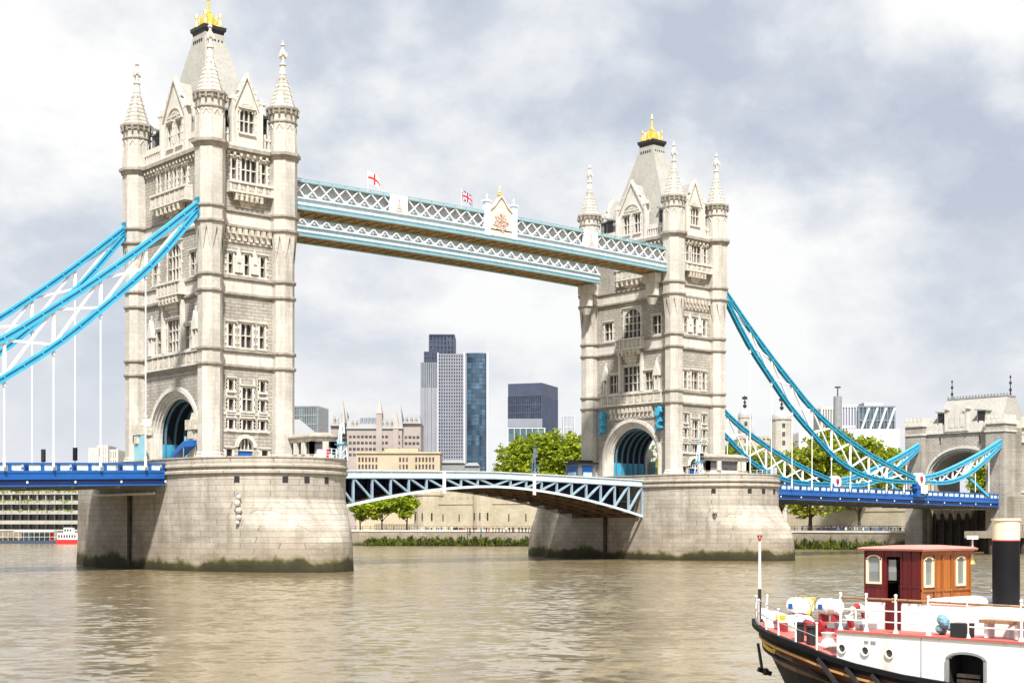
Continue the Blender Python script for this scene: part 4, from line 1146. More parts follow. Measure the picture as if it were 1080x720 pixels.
# ------------------------------------------------------------------ bascule leaves
def make_leaf():
    T = empty('bascule_leaf', (0, 0, 0), 'nearer bascule leaf springing from the left pier, pale blue truss below', 'bascule span', 'bascule leaves of the bridge')
    x0, x1 = 10.75, 41.12
    zt = lambda x: 12.28 + .62 * ((x - 10) / 31) ** .8
    zl = lambda x: 10.75 - 4.1 * ((41.2 - x) / 30.5) ** 1.75
    n = 10
    xs = [x0 + (x1 - x0) * i / n for i in range(n + 1)]
    rd = MB(); so = MB(); rb = MB()
    for a, b in zip(xs, xs[1:]):
        rd.add([(a, -7.7, zt(a) - .7), (b, -7.7, zt(b) - .7), (b, 7.7, zt(b) - .7), (a, 7.7, zt(a) - .7), (a, -7.7, zt(a) - 1.0), (b, -7.7, zt(b) - 1.0), (b, 7.7, zt(b) - 1.0), (a, 7.7, zt(a) - 1.0)], [(0, 1, 2, 3), (7, 6, 5, 4)])
        so.add([(a, -7.2, zl(a) + .35), (b, -7.2, zl(b) + .35), (b, 7.2, zl(b) + .35), (a, 7.2, zl(a) + .35)], [(0, 1, 2, 3)])
        rb.bar((a, -7.4, zl(a) + .12), (a, 7.4, zl(a) + .12), .4, .45)
        for y in (-4.6, -1.5, 1.5, 4.6): rb.bar((a, y, zl(a) + .05), (b, y, zl(b) + .05), .4, .35)
    rd.build('roadway', M['road'], T); so.build('underside', M['rust'], T); rb.build('underside_rib', M['rust'], T)
    for y in (-8.0, 8.0):
        e = -1 if y < 0 else 1
        bd = MB(); ch = MB(); ed = MB()
        for a, b in zip(xs, xs[1:]):
            bd.bar((a, y, zt(a) - .42), (b, y, zt(b) - .42), .2, .82); bd.bar((a, y + e * .06, zt(a) + .03), (b, y + e * .06, zt(b) + .03), .4, .12)
            ed.bar((a, y + e * .05, zt(a) - .92), (b, y + e * .05, zt(b) - .92), .40, .16)
            ch.bar((a, y, zl(a) + .1), (b, y, zl(b) + .1), .36, .34)
        for a in xs[1:-1]: bd.box(a - .06, a + .06, y - .14, y + .14, zt(a) - .82, zt(a) - .02)
        bd.build('parapet', M['pale_blue'], T); ed.build('edge_girder', M['truss_grey'], T); ch.build('lower_chord', M['pale_blue'], T)
        for a, b in zip(xs, xs[1:]):
            if zt(a) - .9 - zl(a) > .7:
                t = MB(); t.bar((a, y, zl(a) + .2), (a, y, zt(a) - .88), .3, .26); t.build('truss_post', M['truss_grey'], T)
            if zt(b) - .9 - zl(b) > .5:
                t = MB(); t.bar((a, y + .02, zt(a) - .9), (b, y + .02, zl(b) + .25), .24, .34, up=(0, 1, 0)); t.build('truss_diagonal', M['truss_grey'], T)
    for y in (-2.7, 2.7):
        t = MB()
        for a, b in zip(xs, xs[1:]):
            if zt(a) - 1 - zl(a) > .6: t.bar((a, y, zl(a) + .3), (a, y, zt(a) - 1), .3); t.bar((a, y, zt(a) - 1), (b, y, zl(b) + .4), .25)
            t.add([(a, y + .2, zl(a) + .4), (b, y + .2, zl(b) + .4), (b, y + .2, zt(b) - 1.02), (a, y + .2, zt(a) - 1.02)], [(0, 1, 2, 3)])
        t.build('inner_truss', M['navy'], T)
    p = MB(); p.box(31.6, 31.95, -8.55, -8.25, 9.75, zt(31.7) + .1); p.build('light_post', M['white'], T)
    return T
leaf1 = make_leaf()
lf2 = copy_tree(leaf1, None, 'farther bascule leaf springing from the right pier, brown underside in view')
lf2.location = (LX, 0, 0); lf2.rotation_euler = (0, 0, math.pi)
for c in list(lf2.children):                                 # the post stands on the near side of each leaf
    if c.name.startswith('light_post'): c.location = (0, 16.8, 0); c.location = (2.0, 16.8, 0)
# ------------------------------------------------------------------ lodges, masts and huts on the piers
def make_lodge(x0, x1, y0, y1, z0, label, ch=1.2, posts=None):
    T = empty('pier_lodge', (x0, y0, z0), label, 'lodge', 'stone control lodges on the piers')
    W_, D = x1 - x0, y1 - y0
    out = lambda a: [(ch - a * .4, -a), (W_ - ch + a * .4, -a), (W_ + a, ch - a * .4), (W_ + a, D + a), (-a, D + a), (-a, ch - a * .4)]
    b = MB(); h = 2.75
    # plinth, piers between the openings, lintel, roof
    b.loft([[(x, y, 0) for x, y in out(0.05)], [(x, y, .85) for x, y in out(0.05)]])
    b.loft([[(x, y, 2.35) for x, y in out(0)], [(x, y, h) for x, y in out(0)]])
    pts = out(0)
    pn = MB()
    for (ax, ay), (bx, by) in zip(pts, pts[1:] + pts[:1]):
        ln = math.hypot(bx - ax, by - ay); k = max(1, round(ln / 1.7))
        fr_ = [i / k for i in range(k + 1)]
        if posts and (ax, ay) == pts[0]: fr_ = posts
        for f in fr_:
            x = ax + (bx - ax) * f; y = ay + (by - ay) * f
            b.box(x - .36, x + .36, y - .16, y + .16, .85, 2.35) if abs(bx - ax) > abs(by - ay) else b.box(x - .16, x + .16, y - .36, y + .36, .85, 2.35)
    q = out(-.2)
    pn.loft([[(x, y, .85) for x, y in q], [(x, y, 2.35) for x, y in q]])
    b.build('wall', M['dress'], T); pn.build('glazing', M['pane'], T)
    r = MB(); r.loft([[(x, y, z) for x, y in out(a)] for a, z in ((.1, h + .002), (.42, h + .12), (.42, h + .3), (.1, h + .36), (-.9, h + .75))]); r.build('roof', M['band'], T)
    return T
make_lodge(5.4, 9.0, -16.8, -8.6, 13.2, 'small stone lodge on the nearer pier beside the left tower')
make_lodge(81.4, 90.6, -14.2, -11.2, 13.2, 'low flat stone lodge with a long dark window on the farther pier', 1.2, [0, .72, .8, .93, 1])

def signal_mast(x, y, z, hgt_, label):
    T = empty('signal_mast', (x, y, z), label, 'signal mast', 'pale blue signal masts by the bascules')
    mb = MB()
    for sx in (-1, 1):
        for sy in (-1, 1): mb.bar((sx * .5, sy * .5, 0), (sx * .12, sy * .12, hgt_), .12)
    n = 6
    for i in range(n):
        f0, f1 = i / n, (i + 1) / n; w0, w1 = .5 - .38 * f0, .5 - .38 * f1
        for s in (-1, 1):
            mb.bar((-w0, s * w0, hgt_ * f0), (w1, s * w1, hgt_ * f1), .07); mb.bar((s * w0, w0, hgt_ * f0), (s * w1, -w1, hgt_ * f1), .07)
    mb.build('lattice_frame', M['pale_blue'], T)
    p = MB(); p.box(-.7, .7, -.5, .5, hgt_ * .42, hgt_ * .45); p.tube([(0, 0, hgt_), (0, 0, hgt_ * 1.25)], .06, 6); p.build('platform', M['sky_blue'], T)
    for z_ in (.5, .62):
        l = MB(); l.box(-.25, .25, -.75, -.45, hgt_ * z_, hgt_ * (z_ + .09)); l.build('signal_lamp', M['iron'], T)
    return T
signal_mast(8.3, -17.8, 13.2, 4.6, 'pale blue lattice mast at the right end of the nearer pier')
signal_mast(79.0, -13.2, 13.2, 4.8, 'pale blue lattice mast left of the flat lodge on the farther pier')
signal_mast(64.6, 9.2, 12.6, 5.2, 'slim pale mast beyond the bascules in front of bright green trees')

T = empty('kiosk', (75.0, 9.4, 12.95), 'small kiosk with a blue poster left of the farther tower', 'kiosk')
k = MB(); k.box(-1.9, 1.9, -1.6, 1.6, 0, 2.6); k.build('wall', M['lead'], T)
k = MB(); k.box(-2.3, 2.3, -2.0, 2.0, 2.602, 2.85); k.box(-1.6, 1.6, -1.3, 1.3, 2.85, 3.2); k.build('roof', M['iron'], T)
k = MB(); k.box(-1.98, -1.905, -1.2, 1.2, .95, 2.3); k.box(-1.2, 1.2, -1.68, -1.605, .95, 2.3); k.build('poster', M['deep_blue'], T)
k = MB(); k.box(-2.02, -1.985, -1.0, 1.0, .35, 1.2); k.box(-1.0, 1.0, -1.72, -1.685, .35, 1.2); k.build('poster_picture', M['pale_blue'], T)

# red and white barrier on the nearer pier, blue sheeting by the left portal
T = empty('barrier', (5.4, -18.9, 13.2), 'red and white barrier on the nearer pier in front of the lodge', 'barrier')
b_ = MB(); b_.box(-.5, .1, -.25, .25, 0, 1.25); b_.build('red_board', M['red'], T)
b_ = MB(); b_.box(-1.3, -.51, -.25, .25, 0, 1.2); b_.build('white_board', M['white'], T)
T = empty('awning', (-7.1, -6.3, 12.5), 'bright blue sheet awning at the foot of the left portal', 'awning')
w_ = MB(); w_.add([(-.9, 1.0, 1.5), (-.9, -1.9, 2.9), (.9, -1.9, 3.1), (.9, 1.0, 1.7), (-.9, 1.0, 1.0), (-.9, -1.9, 2.2), (.9, -1.9, 2.4), (.9, 1.0, 1.2)], [(0, 1, 2, 3), (7, 6, 5, 4), (0, 4, 5, 1), (1, 5, 6, 2), (2, 6, 7, 3), (3, 7, 4, 0)])
w_.build('sheet', M['deep_blue'], T)
for x, y, h in ((-.8, .9, 1.2), (-.8, -1.8, 2.5), (.8, -1.8, 2.7), (.8, .9, 1.4)): w_ = MB(); w_.tube([(x, y, 0), (x, y, h)], .06, 6); w_.build('post', M['lead'], T)

def traffic_light(px, depth, label):
    x, y = at(px, depth); zd = ztL(x) - 1.2
    T = empty('traffic_light', (x, y, zd), label, 'traffic light', 'traffic lights on the left deck', YAW - R(90))
    p = MB(); p.tube([(0, 0, 0), (0, 0, 3.0)], .06, 8); p.build('post', M['iron'], T)
    p = MB(); p.box(-.28, .28, .06, .1, 1.75, 3.3); p.box(-.16, .16, -.14, .055, 1.85, 3.2); o = p.build('signal_head', M['iron'], T)
    for i, (c, nm) in enumerate((('red', 'red_lens'), ('dark', 'amber_lens'), ('dark', 'green_lens'))):
        l = MB(); l.box(.08, .3, -.13, .05, 2.95 - i * .45, 3.12 - i * .45); l.build('hood', M['iron'], o)
traffic_light(45.5, 175, 'black traffic light on the left deck, left of the pair')
traffic_light(79, 172, 'black traffic light on the left deck nearer the tower')

# ------------------------------------------------------------------ north abutment tower
def make_abut():
    X = 176.2
    T = empty('abutment_tower', (X, 0, 0), 'low stone abutment gatehouse with a pale pitched roof at far right', 'gatehouse')
    F = lambda u, z, d: (-d, -u, z)                  # river side
    FY = lambda u, z, d: (u, -9.9 - d, z)            # upstream side, u runs inland
    mb = MB(); AO, ASP, AR = 8.4, 15.2, 6.2
    wall_panel(mb, F, -9.6, 9.2, 11.2, 24.6, [(-AO, AO, 11.2, ASP + AR), (-5.6, -5.2, 22.3, 23.9), (3.7, 4.1, 22.3, 23.9)], 1.2)
    arch_fill(mb, F, -AO, AO, ASP + AR, ASP, -1.2, 0, .1, 12)
    mb.box(0.05, 14, 9.6, 13, 0, 24.6); mb.box(4, 14, -9.9, -9.2, 0, 24.6)
    mb.add([(12, -9.2, 24.6), (12, 9.6, 24.6), (0, 9.6, 24.6), (0, -9.2, 24.6)], [(0, 1, 2, 3)])
    mb.build('wall', M['granite'], T)
    ar = MB()
    for r0, r1, d in ((8.4, 8.9, .2), (8.0, 8.4, -.2), (7.6, 8.0, -.6)): arch_ring(ar, F, r0, r1, ASP, AR + r0 - 8.4, AR + r1 - 8.4, -1.2, d, 20, 11.2)
    ar.build('arch', M['dress'], T)
    v = MB(); n = 14
    P = lambda a, x: (x, 7.7 * math.cos(a), ASP + 5.5 * math.sin(a))
    for i in range(n):
        a0, a1 = math.pi * i / n, math.pi * (i + 1) / n; v.add([P(a0, .2), P(a1, .2), P(a1, 11.5), P(a0, 11.5)], [(0, 1, 2, 3)])
    for sg in (-1, 1): v.add([(.2, sg * 7.7, 11.2), (11.5, sg * 7.7, 11.2), (11.5, sg * 7.7, ASP), (.2, sg * 7.7, ASP)], [(0, 1, 2, 3)])
    v.build('vault', M['granite'], T)
    # corner turrets
    for yc, top in ((10.7, 28.2), (-8.3, 27.9)):
        t = MB(); r = 2.35
        t.box(-1.6, 2.8, yc - 2.1, yc + 2.1, 0, top - 1.9)
        o = t.build('turret', M['granite'], T)
        c = MB(); c.box(-1.85, 3.05, yc - 2.35, yc + 2.35, top - 1.898, top - 1.4); c.box(-1.7, 2.9, yc - 2.2, yc + 2.2, top - 1.398, top - .7)
        for i in range(5):
            for a in (-1.6, 2.7):
                c.box(a - .12, a + .12, yc - 2.1 + i * .95, yc - 1.7 + i * .95, top - .698, top)
            for b_ in (-2.1, 2.1):
                x = -1.5 + i * .95; c.box(x, x + .4, yc + b_ - .12, yc + b_ + .12, top - .698, top)
        c.box(-1.8, 3.0, yc - 2.3, yc + 2.3, 24.4, 24.75)
        c.build('battlement', M['dress'], o)
    # wing running inland on the right, with pilasters, arcade course and battlements
    w_ = MB(); w_.box(2.9, 34, -11.6, -9.95, 0, 25.2); w_.build('wing', M['granite'], T)
    d = MB()
    d.box(2.9, 34, -12.0, -9.6, 25.202, 25.6); d.box(2.9, 34, -11.8, -9.8, 25.602, 26.8)
    for i in range(30): d.box(3.0 + i * 1.05, 3.55 + i * 1.05, -11.8, -11.5, 26.802, 27.5)
    d.box(2.9, 34, -11.9, -11.6, 22.2, 22.5); d.box(2.9, 34, -11.9, -11.6, 24.0, 24.3)
    for i in range(40): d.box(3.0 + i * .78, 3.3 + i * .78, -11.85, -11.6, 22.5, 24.0)
    for i in range(7): d.box(4.2 + i * 4.4, 5.8 + i * 4.4, -11.95, -11.6, 25.602, 26.9); d.box(4.6 + i * 4.4, 5.4 + i * 4.4, -11.9, -11.6, 12.5, 17.5)
    d.box(2.9, 34, -11.8, -11.6, 12.0, 12.35)
    d.build('wing_dressing', M['dress'], T)
    p = MB(); p.box(-.35, .5, -6.2, 8.6, 24.602, 25.0); p.box(-.2, .3, -6.2, 8.6, 25.0, 26.5)
    for i in range(11): p.box(-.2, .3, -5.9 + i * 1.35, -5.2 + i * 1.35, 26.5, 26.9)
    p.build('parapet', M['dress'], T)
    g = MB(); g.box(-.5, .4, -1.2, 3.6, 25.0, 28.6); g.add([(-.5, -1.2, 28.6), (-.5, 3.6, 28.6), (-.5, 1.2, 30.4)], [(0, 1, 2)]); g.box(-.6, .5, -1.5, -1.0, 25.0, 30.0); g.box(-.6, .5, 3.4, 3.9, 25.0, 30.0); g.box(-.9, .8, -1.8, -.7, 29.5, 29.8); g.box(-.9, .8, 3.1, 4.2, 29.5, 29.8)
    for k in range(3): g.box(-.56, -.5, -.6 + k * 1.3, .3 + k * 1.3, 25.8, 28.0)
    g.build('gable', M['dress'], T)
    r = MB(); hx = 5.5
    r.loft([[(.3, -8.2, 25.2), (12, -8.2, 25.2), (12, 8.6, 25.2), (.3, 8.6, 25.2)], [(4.6, -7.6, 32.0), (7.6, -7.6, 32.0), (7.6, 6.4, 32.0), (4.6, 6.4, 32.0)]]); r.build('roof', M['slate'], T)
    c = MB(); c.box(4.5, 7.7, -7.7, 6.5, 32.002, 32.3)
    for i in range(20): c.box(4.5, 4.7, -7.6 + i * .72, -7.3 + i * .72, 32.302, 32.75)
    c.build('ridge_cresting', M['lead'], T)
    for y in (-7.4, 6.2):
        f = MB(); f.lathe([(.25, 32.3), (.12, 33), (.3, 33.3), (.3, 33.6), (.1, 33.8), (.1, 34.5), (.32, 34.7), (.3, 35.0), (.08, 35.2), (.08, 35.8), (.25, 36), (.04, 36.5)], (6, y), 6); f.build('finial', M['iron'], T)
    for y in (-3.8, 5.5):
        f = MB(); f.box(.9, 3.2, y - 1.0, y + 1.0, 26.2, 29.2); o = f.build('dormer', M['slate'], T)
        f = MB(); f.box(.8, .895, y - .8, y + .8, 26.9, 28.9); f.build('dark_front', M['iron'], o)
        f = MB(); f.prism([(-1.3, 29.0), (1.3, 29.2), (1.3, 29.45), (-1.3, 29.2)], 0, 3, lambda u, z, d: (.5 + d, y + u, z)); f.build('dormer_roof', M['lead'], o)
    # foundation below the deck, with a dark timbered recess
    b = MB(); b.box(-.5, 8, 7.6, 10.6, -2, 10.3); b.build('foundation', M['quay'], T)
    b = MB(); b.box(-.5, 8, -12, -9.4, -2, 11.2); b.build('foundation', M['quay'], T)
    b = MB(); b.box(1.0, 8, -9.39, 7.59, -2, 10.2); b.build('recess_wall', M['timber'], T)
    b = MB()
    for i in range(9): b.box(.5, .99, -8.9 + i * 1.95, -8.4 + i * 1.95, -2, 8.8)
    b.build('fender_timber', M['timber'], T)
    b = MB(); b.tube([(-.2, -9.6, 8.7), (-.2, 9.8, 8.7)], .17, 8); b.build('pipe', M['offwhite'], T)
make_abut()
T = empty('jetty', (156, -16, 0), 'wooden jetty on green piles below the right end of the deck', 'jetty')
j = MB(); j.box(-7, 10, -7, -1, 3.0, 4.3); j.build('platform', M['pale_wood'] if 'pale_wood' in M else M['quay'], T)
for x in (-6, -1, 5, 9):
    for y in (-6, -2):
        q = MB(); q.tube([(x, y, -2), (x, y, 2.999)], .45, 8); q.build('pile', M['timber'], T)
j = MB()
for x in range(-6, 16, 2): j.tube([(x, -6.6, 4.3), (x, -6.6, 5.4)], .05, 6)
j.bar((-6, -6.6, 5.4), (15, -6.6, 5.4), .08); j.build('handrail', M['iron'], T)
# ------------------------------------------------------------------ the moored steamer, bow pointing away (+Y)
M['hull'] = paint('black_hull_paint', (0.010, 0.010, 0.012), 0.6, 0.3, 0.8, spec=0.12)
M['stripe'] = paint('ochre_stripe', (0.50, 0.28, 0.10), .5)
M['hull_brown'] = paint('brown_topside', (0.075, 0.022, 0.014), 0.4, 0.2, 1.0)
M['deck_red'] = paint('red_deck_paint', (0.50, 0.115, 0.095), 0.6, 0.12, 1.6, dirt=(0.42, 0.17, 0.14))
M['boat_red'] = paint('boat_red_paint', (0.30, 0.028, 0.035), 0.45, 0.2, 2.0)
M['boat_white'] = paint('boat_white_paint', (0.78, 0.78, 0.77), 0.35, 0.04, 1.5, dirt=(0.60, 0.52, 0.43))
M['cream_paint'] = paint('cream_paint', (0.74, 0.66, 0.47), 0.4, 0.05, 1.0)
M['roof_pink'] = paint('faded_red_roof', (0.52, 0.22, 0.18), 0.6, 0.1, 1.5)
M['rope'] = paint('rope', (0.30, 0.24, 0.15), 0.9, 0.3, 8.0)
M['yellow'] = paint('yellow_paint', (0.75, 0.60, 0.05), 0.5)
M['tarp'] = paint('blue_cloth', (0.14, 0.27, 0.33), 0.8, 0.35, 5.0)
M['clear'] = glass('cabin_glass', (0.20, 0.22, 0.22), 0.05, 0.2, 1.0, 0.9)
def wood(name, c1, c2, board=0.16):
    m, nt, b = base(name, 0.38, 0.45)
    t = N(nt, 'ShaderNodeTexCoord'); sp = N(nt, 'ShaderNodeSeparateXYZ'); L(nt, t.outputs['Object'], sp.inputs[0])
    h = math_n(nt, 'ADD', sp.outputs[0], sp.outputs[1])
    g = noise(nt, 1.0, 5, 0.6, objco(nt, (14, 14, 1.0)), 0.4)
    bd = math_n(nt, 'FRACT', math_n(nt, 'DIVIDE', h, board))
    rp = ramp(nt, [(0.25, c1), (0.75, c2)]); L(nt, g, rp.inputs[0])
    ed = ramp(nt, [(0.0, 0.35), (0.05, 1.0), (0.95, 1.0), (1.0, 0.35)]); L(nt, bd, ed.inputs[0])
    tone = N(nt, 'ShaderNodeTexWhiteNoise', noise_dimensions='1D'); L(nt, math_n(nt, 'FLOOR', math_n(nt, 'DIVIDE', h, board)), tone.inputs['W'])
    tr = ramp(nt, [(0.0, 0.8), (1.0, 1.15)]); L(nt, tone.outputs['Value'], tr.inputs[0])
    c = mixc(nt, 1.0, mixc(nt, 1.0, rp.outputs[0], ed.outputs[0], 'MULTIPLY'), tr.outputs[0], 'MULTIPLY')
    L(nt, c, b.inputs['Base Color']); return m
M['varnish'] = wood('varnished_oak', (0.26, 0.075, 0.010), (0.38, 0.125, 0.018))
M['mahogany'] = wood('red_mahogany', (0.085, 0.006, 0.008), (0.13, 0.009, 0.011))
M['teak'] = wood('teak', (0.26, 0.15, 0.075), (0.38, 0.24, 0.13), .4)

BT = empty('steam_boat', (-61.02, -141.42, 0), 'moored steamer at lower right, black hull, white sides, wooden wheelhouse and black funnel', 'boat')
# boat frame: v across (0 = our side, 2.3 = keel line), u aft from the front of the deckhouse
B3 = lambda v, u, z: (v, -u, z)
VC = 2.3
def shv(u):
    tab = [(-4.62, 2.42), (-3.6, 2.30), (-2.4, 2.16), (-1.2, 1.98), (-.4, 1.79), (0, 1.70), (1.3, 1.50), (2.8, 1.36), (5, 1.25), (9, 1.2), (14, 1.35), (17, 1.6)]
    return interp([(a + 10, z) for a, z in tab], u + 10)
def half(u):
    if u < 0: return VC * max(0.0, 1 - (min(-u, 4.6) / 4.6) ** 2.3) ** .92
    if u > 12: return VC * math.sqrt(max(0.0, 1 - ((u - 12) / 5.2) ** 2))
    return VC
us = [-4.6, -4.5, -4.3, -4.0, -3.6, -3.1, -2.5, -1.8, -1.0, -.3, .6, 2, 4, 6, 8, 10, 12, 14, 15.5, 16.6, 17.1]
def station(u, fs, fz):
    """one side of the hull section: list of (v offset from keel line, z), gunwale first"""
    h = half(u); g = shv(u); bow = max(0.0, -u) / 4.6
    out = []
    for f in (0, .14, .22, .42, .46, .7, 1.0, 1.3):            # fraction of the drop to the water
        z = g - (g + 0.0) * f
        fl = 1 - (.12 + .75 * bow ** 1.4) * min(f, 1) ** 1.1
        out.append((h * fl, z))
    return out
def rake(u, z):                                                # stem leans aft towards the water
    bow = max(0.0, -u) / 4.6
    return u + (shv(u) - z) * .62 * bow ** 1.6
mats = [M['hull'], M['gold'], M['hull_brown']]
hb = MB()
for sd in (-1, 1):
    for ua, ub in zip(us, us[1:]):
        sa, sb = station(ua, 0, 0), station(ub, 0, 0)
        for i in range(len(sa) - 1):
            q = [(ua, sa[i]), (ub, sb[i]), (ub, sb[i + 1]), (ua, sa[i + 1])]
            hb.add([B3(VC + sd * s[0], rake(u, s[1]), s[1]) for u, s in q], [(0, 1, 2, 3)], {1: 2, 2: 2, 0: 0}.get(i, 0))
hb.build('hull', mats, BT, True)
gw = MB(); gs = MB(); dk = MB(); rs = MB()
for sd in (-1, 1):
    P = [B3(VC + sd * half(u), u, shv(u)) for u in us]
    for a, b in zip(P, P[1:]):
        gw.bar((a[0], a[1], a[2] - .02), (b[0], b[1], b[2] - .02), .16, .13)
    P = [B3(VC + sd * (half(u) * .985 + .015), rake(u, shv(u) - .34), shv(u) - .34) for u in us]
    for a, b in zip(P, P[1:]): gs.bar(a, b, .05, .06)
    P = [B3(VC + sd * (half(u) * .97 + .02), rake(u, shv(u) - .62), shv(u) - .62) for u in us]
    for a, b in zip(P, P[1:]): rs.bar(a, b, .09, .08)
for ua, ub in zip(us, us[1:]):
    dk.add([B3(VC - half(ua) + .05, ua, shv(ua) - .03), B3(VC - half(ub) + .05, ub, shv(ub) - .03), B3(VC + half(ub) - .05, ub, shv(ub) - .03), B3(VC + half(ua) - .05, ua, shv(ua) - .03)], [(0, 1, 2, 3)])
gw.build('gunwale', M['hull'], BT); gs.build('gold_stripe', M['stripe'], BT); rs.build('rubbing_strake', M['hull'], BT); dk.build('foredeck', M['deck_red'], BT)
for k, u in enumerate((-.55, .35, 1.15)):                      # slanting black fender bars hung on the side
    q = MB(); q.bar(B3(VC - half(u) - .06, u, shv(u) - .12), B3(VC - half(u + 1.1) - .08, u + 1.15, shv(u) - 1.35), .09, .09); q.build('fender_bar', M['iron'], BT)
an = MB(); an.tube([B3(2.05, -4.28, 1.75), B3(1.85, -3.95, .95)], .045, 8); an.bar(B3(1.65, -3.95, 1.05), B3(2.05, -3.8, .9), .09, .13); an.ball(B3(1.87, -3.85, .97), .11, 8, 6); an.build('anchor', M['iron'], BT)
lt = MB()                                                      # small gilt name letters on the bow
for i in range(9):
    u = -3.75 + i * .13; z = shv(u) - .50; s = random.choice((0, 1))
    v = VC - half(u) * .975 - .015
    lt.bar(B3(v, rake(u, z), z - .055), B3(v, rake(u, z), z + .055), .03, .03); 
    lt.bar(B3(v, rake(u, z), z + (.05 if s else -.05)), B3(v, rake(u + .08, z), z + (.05 if s else -.05)), .03, .025)
lt.build('gilt_lettering', M['gold'], BT)
# bow bulwark
bw = MB()
ub = [-4.58, -4.45, -4.25, -3.95, -3.6]
for sd in (-1, 1):
    for a, b in zip(ub, ub[1:]):
        ha, hb_ = .34 * max(0, (-a - 3.4)) / 1.2 + .08, .34 * max(0, (-b - 3.4)) / 1.2 + .08
        A = lambda u, z: B3(VC + sd * (half(u) - .03), u, shv(u) + z)
        bw.add([A(a, 0), A(b, 0), A(b, hb_), A(a, ha)], [(0, 1, 2, 3)])
bw.build('bow_bulwark', M['boat_white'], BT)
fp = MB(); fp.tube([B3(VC, -4.42, 2.4), B3(VC, -4.42, 3.35)], .05, 8); fp.build('flagstaff_foot', M['iron'], BT)
fp = MB(); fp.tube([B3(VC, -4.42, 3.3), B3(VC, -4.42, 4.75)], [.045, .035], 8); o = fp.build('flagstaff', M['white'], BT)
fp = MB(); fp.bar((VC, 4.42, 4.75), (VC - .09, 4.42, 4.93), .03); fp.bar((VC, 4.42, 4.75), (VC + .09, 4.42, 4.93), .03); fp.bar((VC - .1, 4.42, 4.92), (VC + .1, 4.42, 4.92), .03); fp.build('staff_truck', M['boat_red'], BT)
# foredeck railings
def stan(u, sd, h, r=.028):
    x, y, z = B3(VC + sd * (half(u) - .07), u, shv(u) - .03)
    s = MB(); s.tube([(x, y, z), (x, y, z + h)], r, 8); s.ball((x, y, z + h), r * 1.5, 8, 5); s.lathe([(r * 2, 0), (r * 1.2, .08)], (x, y), 8, z=z)
    s.build('stanchion', M['boat_white'], BT, True); return (x, y, z + h)
for sd in (-1, 1):
    T_ = [stan(u, sd, .78) for u in (-4.35, -3.75, -3.05, -2.3, -1.5, -.7)]
    r_ = MB(); 
    for dz in (0, -.36): r_.tube([(p[0], p[1], p[2] + dz) for p in T_], .016, 6)
    r_.build('rail_wire', M['lead'], BT)
# white deckhouse side with portholes
hs = MB()
ZD = 2.43
for ua, ub_ in zip([0, .6, 1.3, 2.0, 2.8, 3.34], [.6, 1.3, 2.0, 2.8, 3.34, 4.3]):
    a = ua; b = ub_
    lo = (2.09 if a == 3.34 else None)
    za, zb = (lo, lo) if lo else (shv(a) - .02, shv(b) - .02)
    hs.add([B3(.02, a, za), B3(.02, b, zb), B3(.02, b, ZD), B3(.02, a, ZD)], [(0, 1, 2, 3)])
for a, b in ((4.3, 6), (6, 9), (9, 12)):
    hs.add([B3(.02, a, shv(a) - .02), B3(.02, b, shv(b) - .02), B3(.02, b, ZD), B3(.02, a, ZD)], [(0, 1, 2, 3)])
hs.add([B3(.02, 0, shv(0) - .03), B3(4.58, 0, shv(0) - .03), B3(4.58, 0, ZD), B3(.02, 0, ZD)], [(0, 1, 2, 3)])
hs.add([B3(4.58, 0, shv(0) - .03), B3(4.58, 12, shv(12)), B3(4.58, 12, ZD), B3(4.58, 0, ZD)], [(0, 1, 2, 3)])
hs.add([B3(.02, 12, shv(12) - .03), B3(4.58, 12, shv(12) - .03), B3(4.58, 12, ZD), B3(.02, 12, ZD)], [(0, 1, 2, 3)])
Fh = lambda u, z, d: (.02 - d, -u, z)
arch_fill(hs, lambda u, z, d: Fh(u + 3.82, z, d), -.48, .48, 2.09, 1.95, -.1, 0.0, 0, 6)
H = hs.build('deckhouse', M['boat_white'], BT)
sm = MB(); sm.fb(Fh, 2.54, 2.56, 1.37, 2.42, .001, .012); sm.build('seam', M['lead'], H)
for u0_, u1_, z in ((.02, 2.53, 2.30), (2.57, 3.2, 2.30), (4.4, 6.5, 2.30)):
    sm = MB(); n_ = int((u1_ - u0_) / .12)
    for i in range(n_): sm.fb(Fh, u0_ + .04 + i * .12, u0_ + .06 + i * .12, z + .06, z + .08, .001, .014)
    sm.fb(Fh, u0_, u1_, z + .095, z + .105, .001, .008); sm.build('rivet_row', M['boat_white'], H)
for u, z in ((.19, 2.01), (.91, 1.99), (1.64, 1.97)):
    c = lambda r, n=16: [(u + r * math.cos(2 * math.pi * i / n), z + r * math.sin(2 * math.pi * i / n)) for i in range(n)]
    p = MB(); cr_ = c(.135); ci = c(.10)
    for i in range(16):
        j = (i + 1) % 16; p.prism([cr_[i], cr_[j], ci[j], ci[i]], 0.001, .045, Fh)
    o = p.build('porthole', M['boat_white'], H); p = MB(); p.prism(c(.10), .002, .012, Fh); p.build('glass', M['pane'], o)
p = MB(); p.fb(Fh, .86, .99, 2.17, 2.25, .001, .012); p.fb(Fh, 1.06, 1.21, 2.17, 2.25, .001, .012); p.build('vent_slot', M['lead'], H)
dr = MB(); Fd = lambda u, z, d: Fh(u + 3.82, z, d)
for sg in (-1, 1): dr.fb(Fd, *sorted((sg * .48, sg * .55)), 1.2, 1.97, .001, .06)
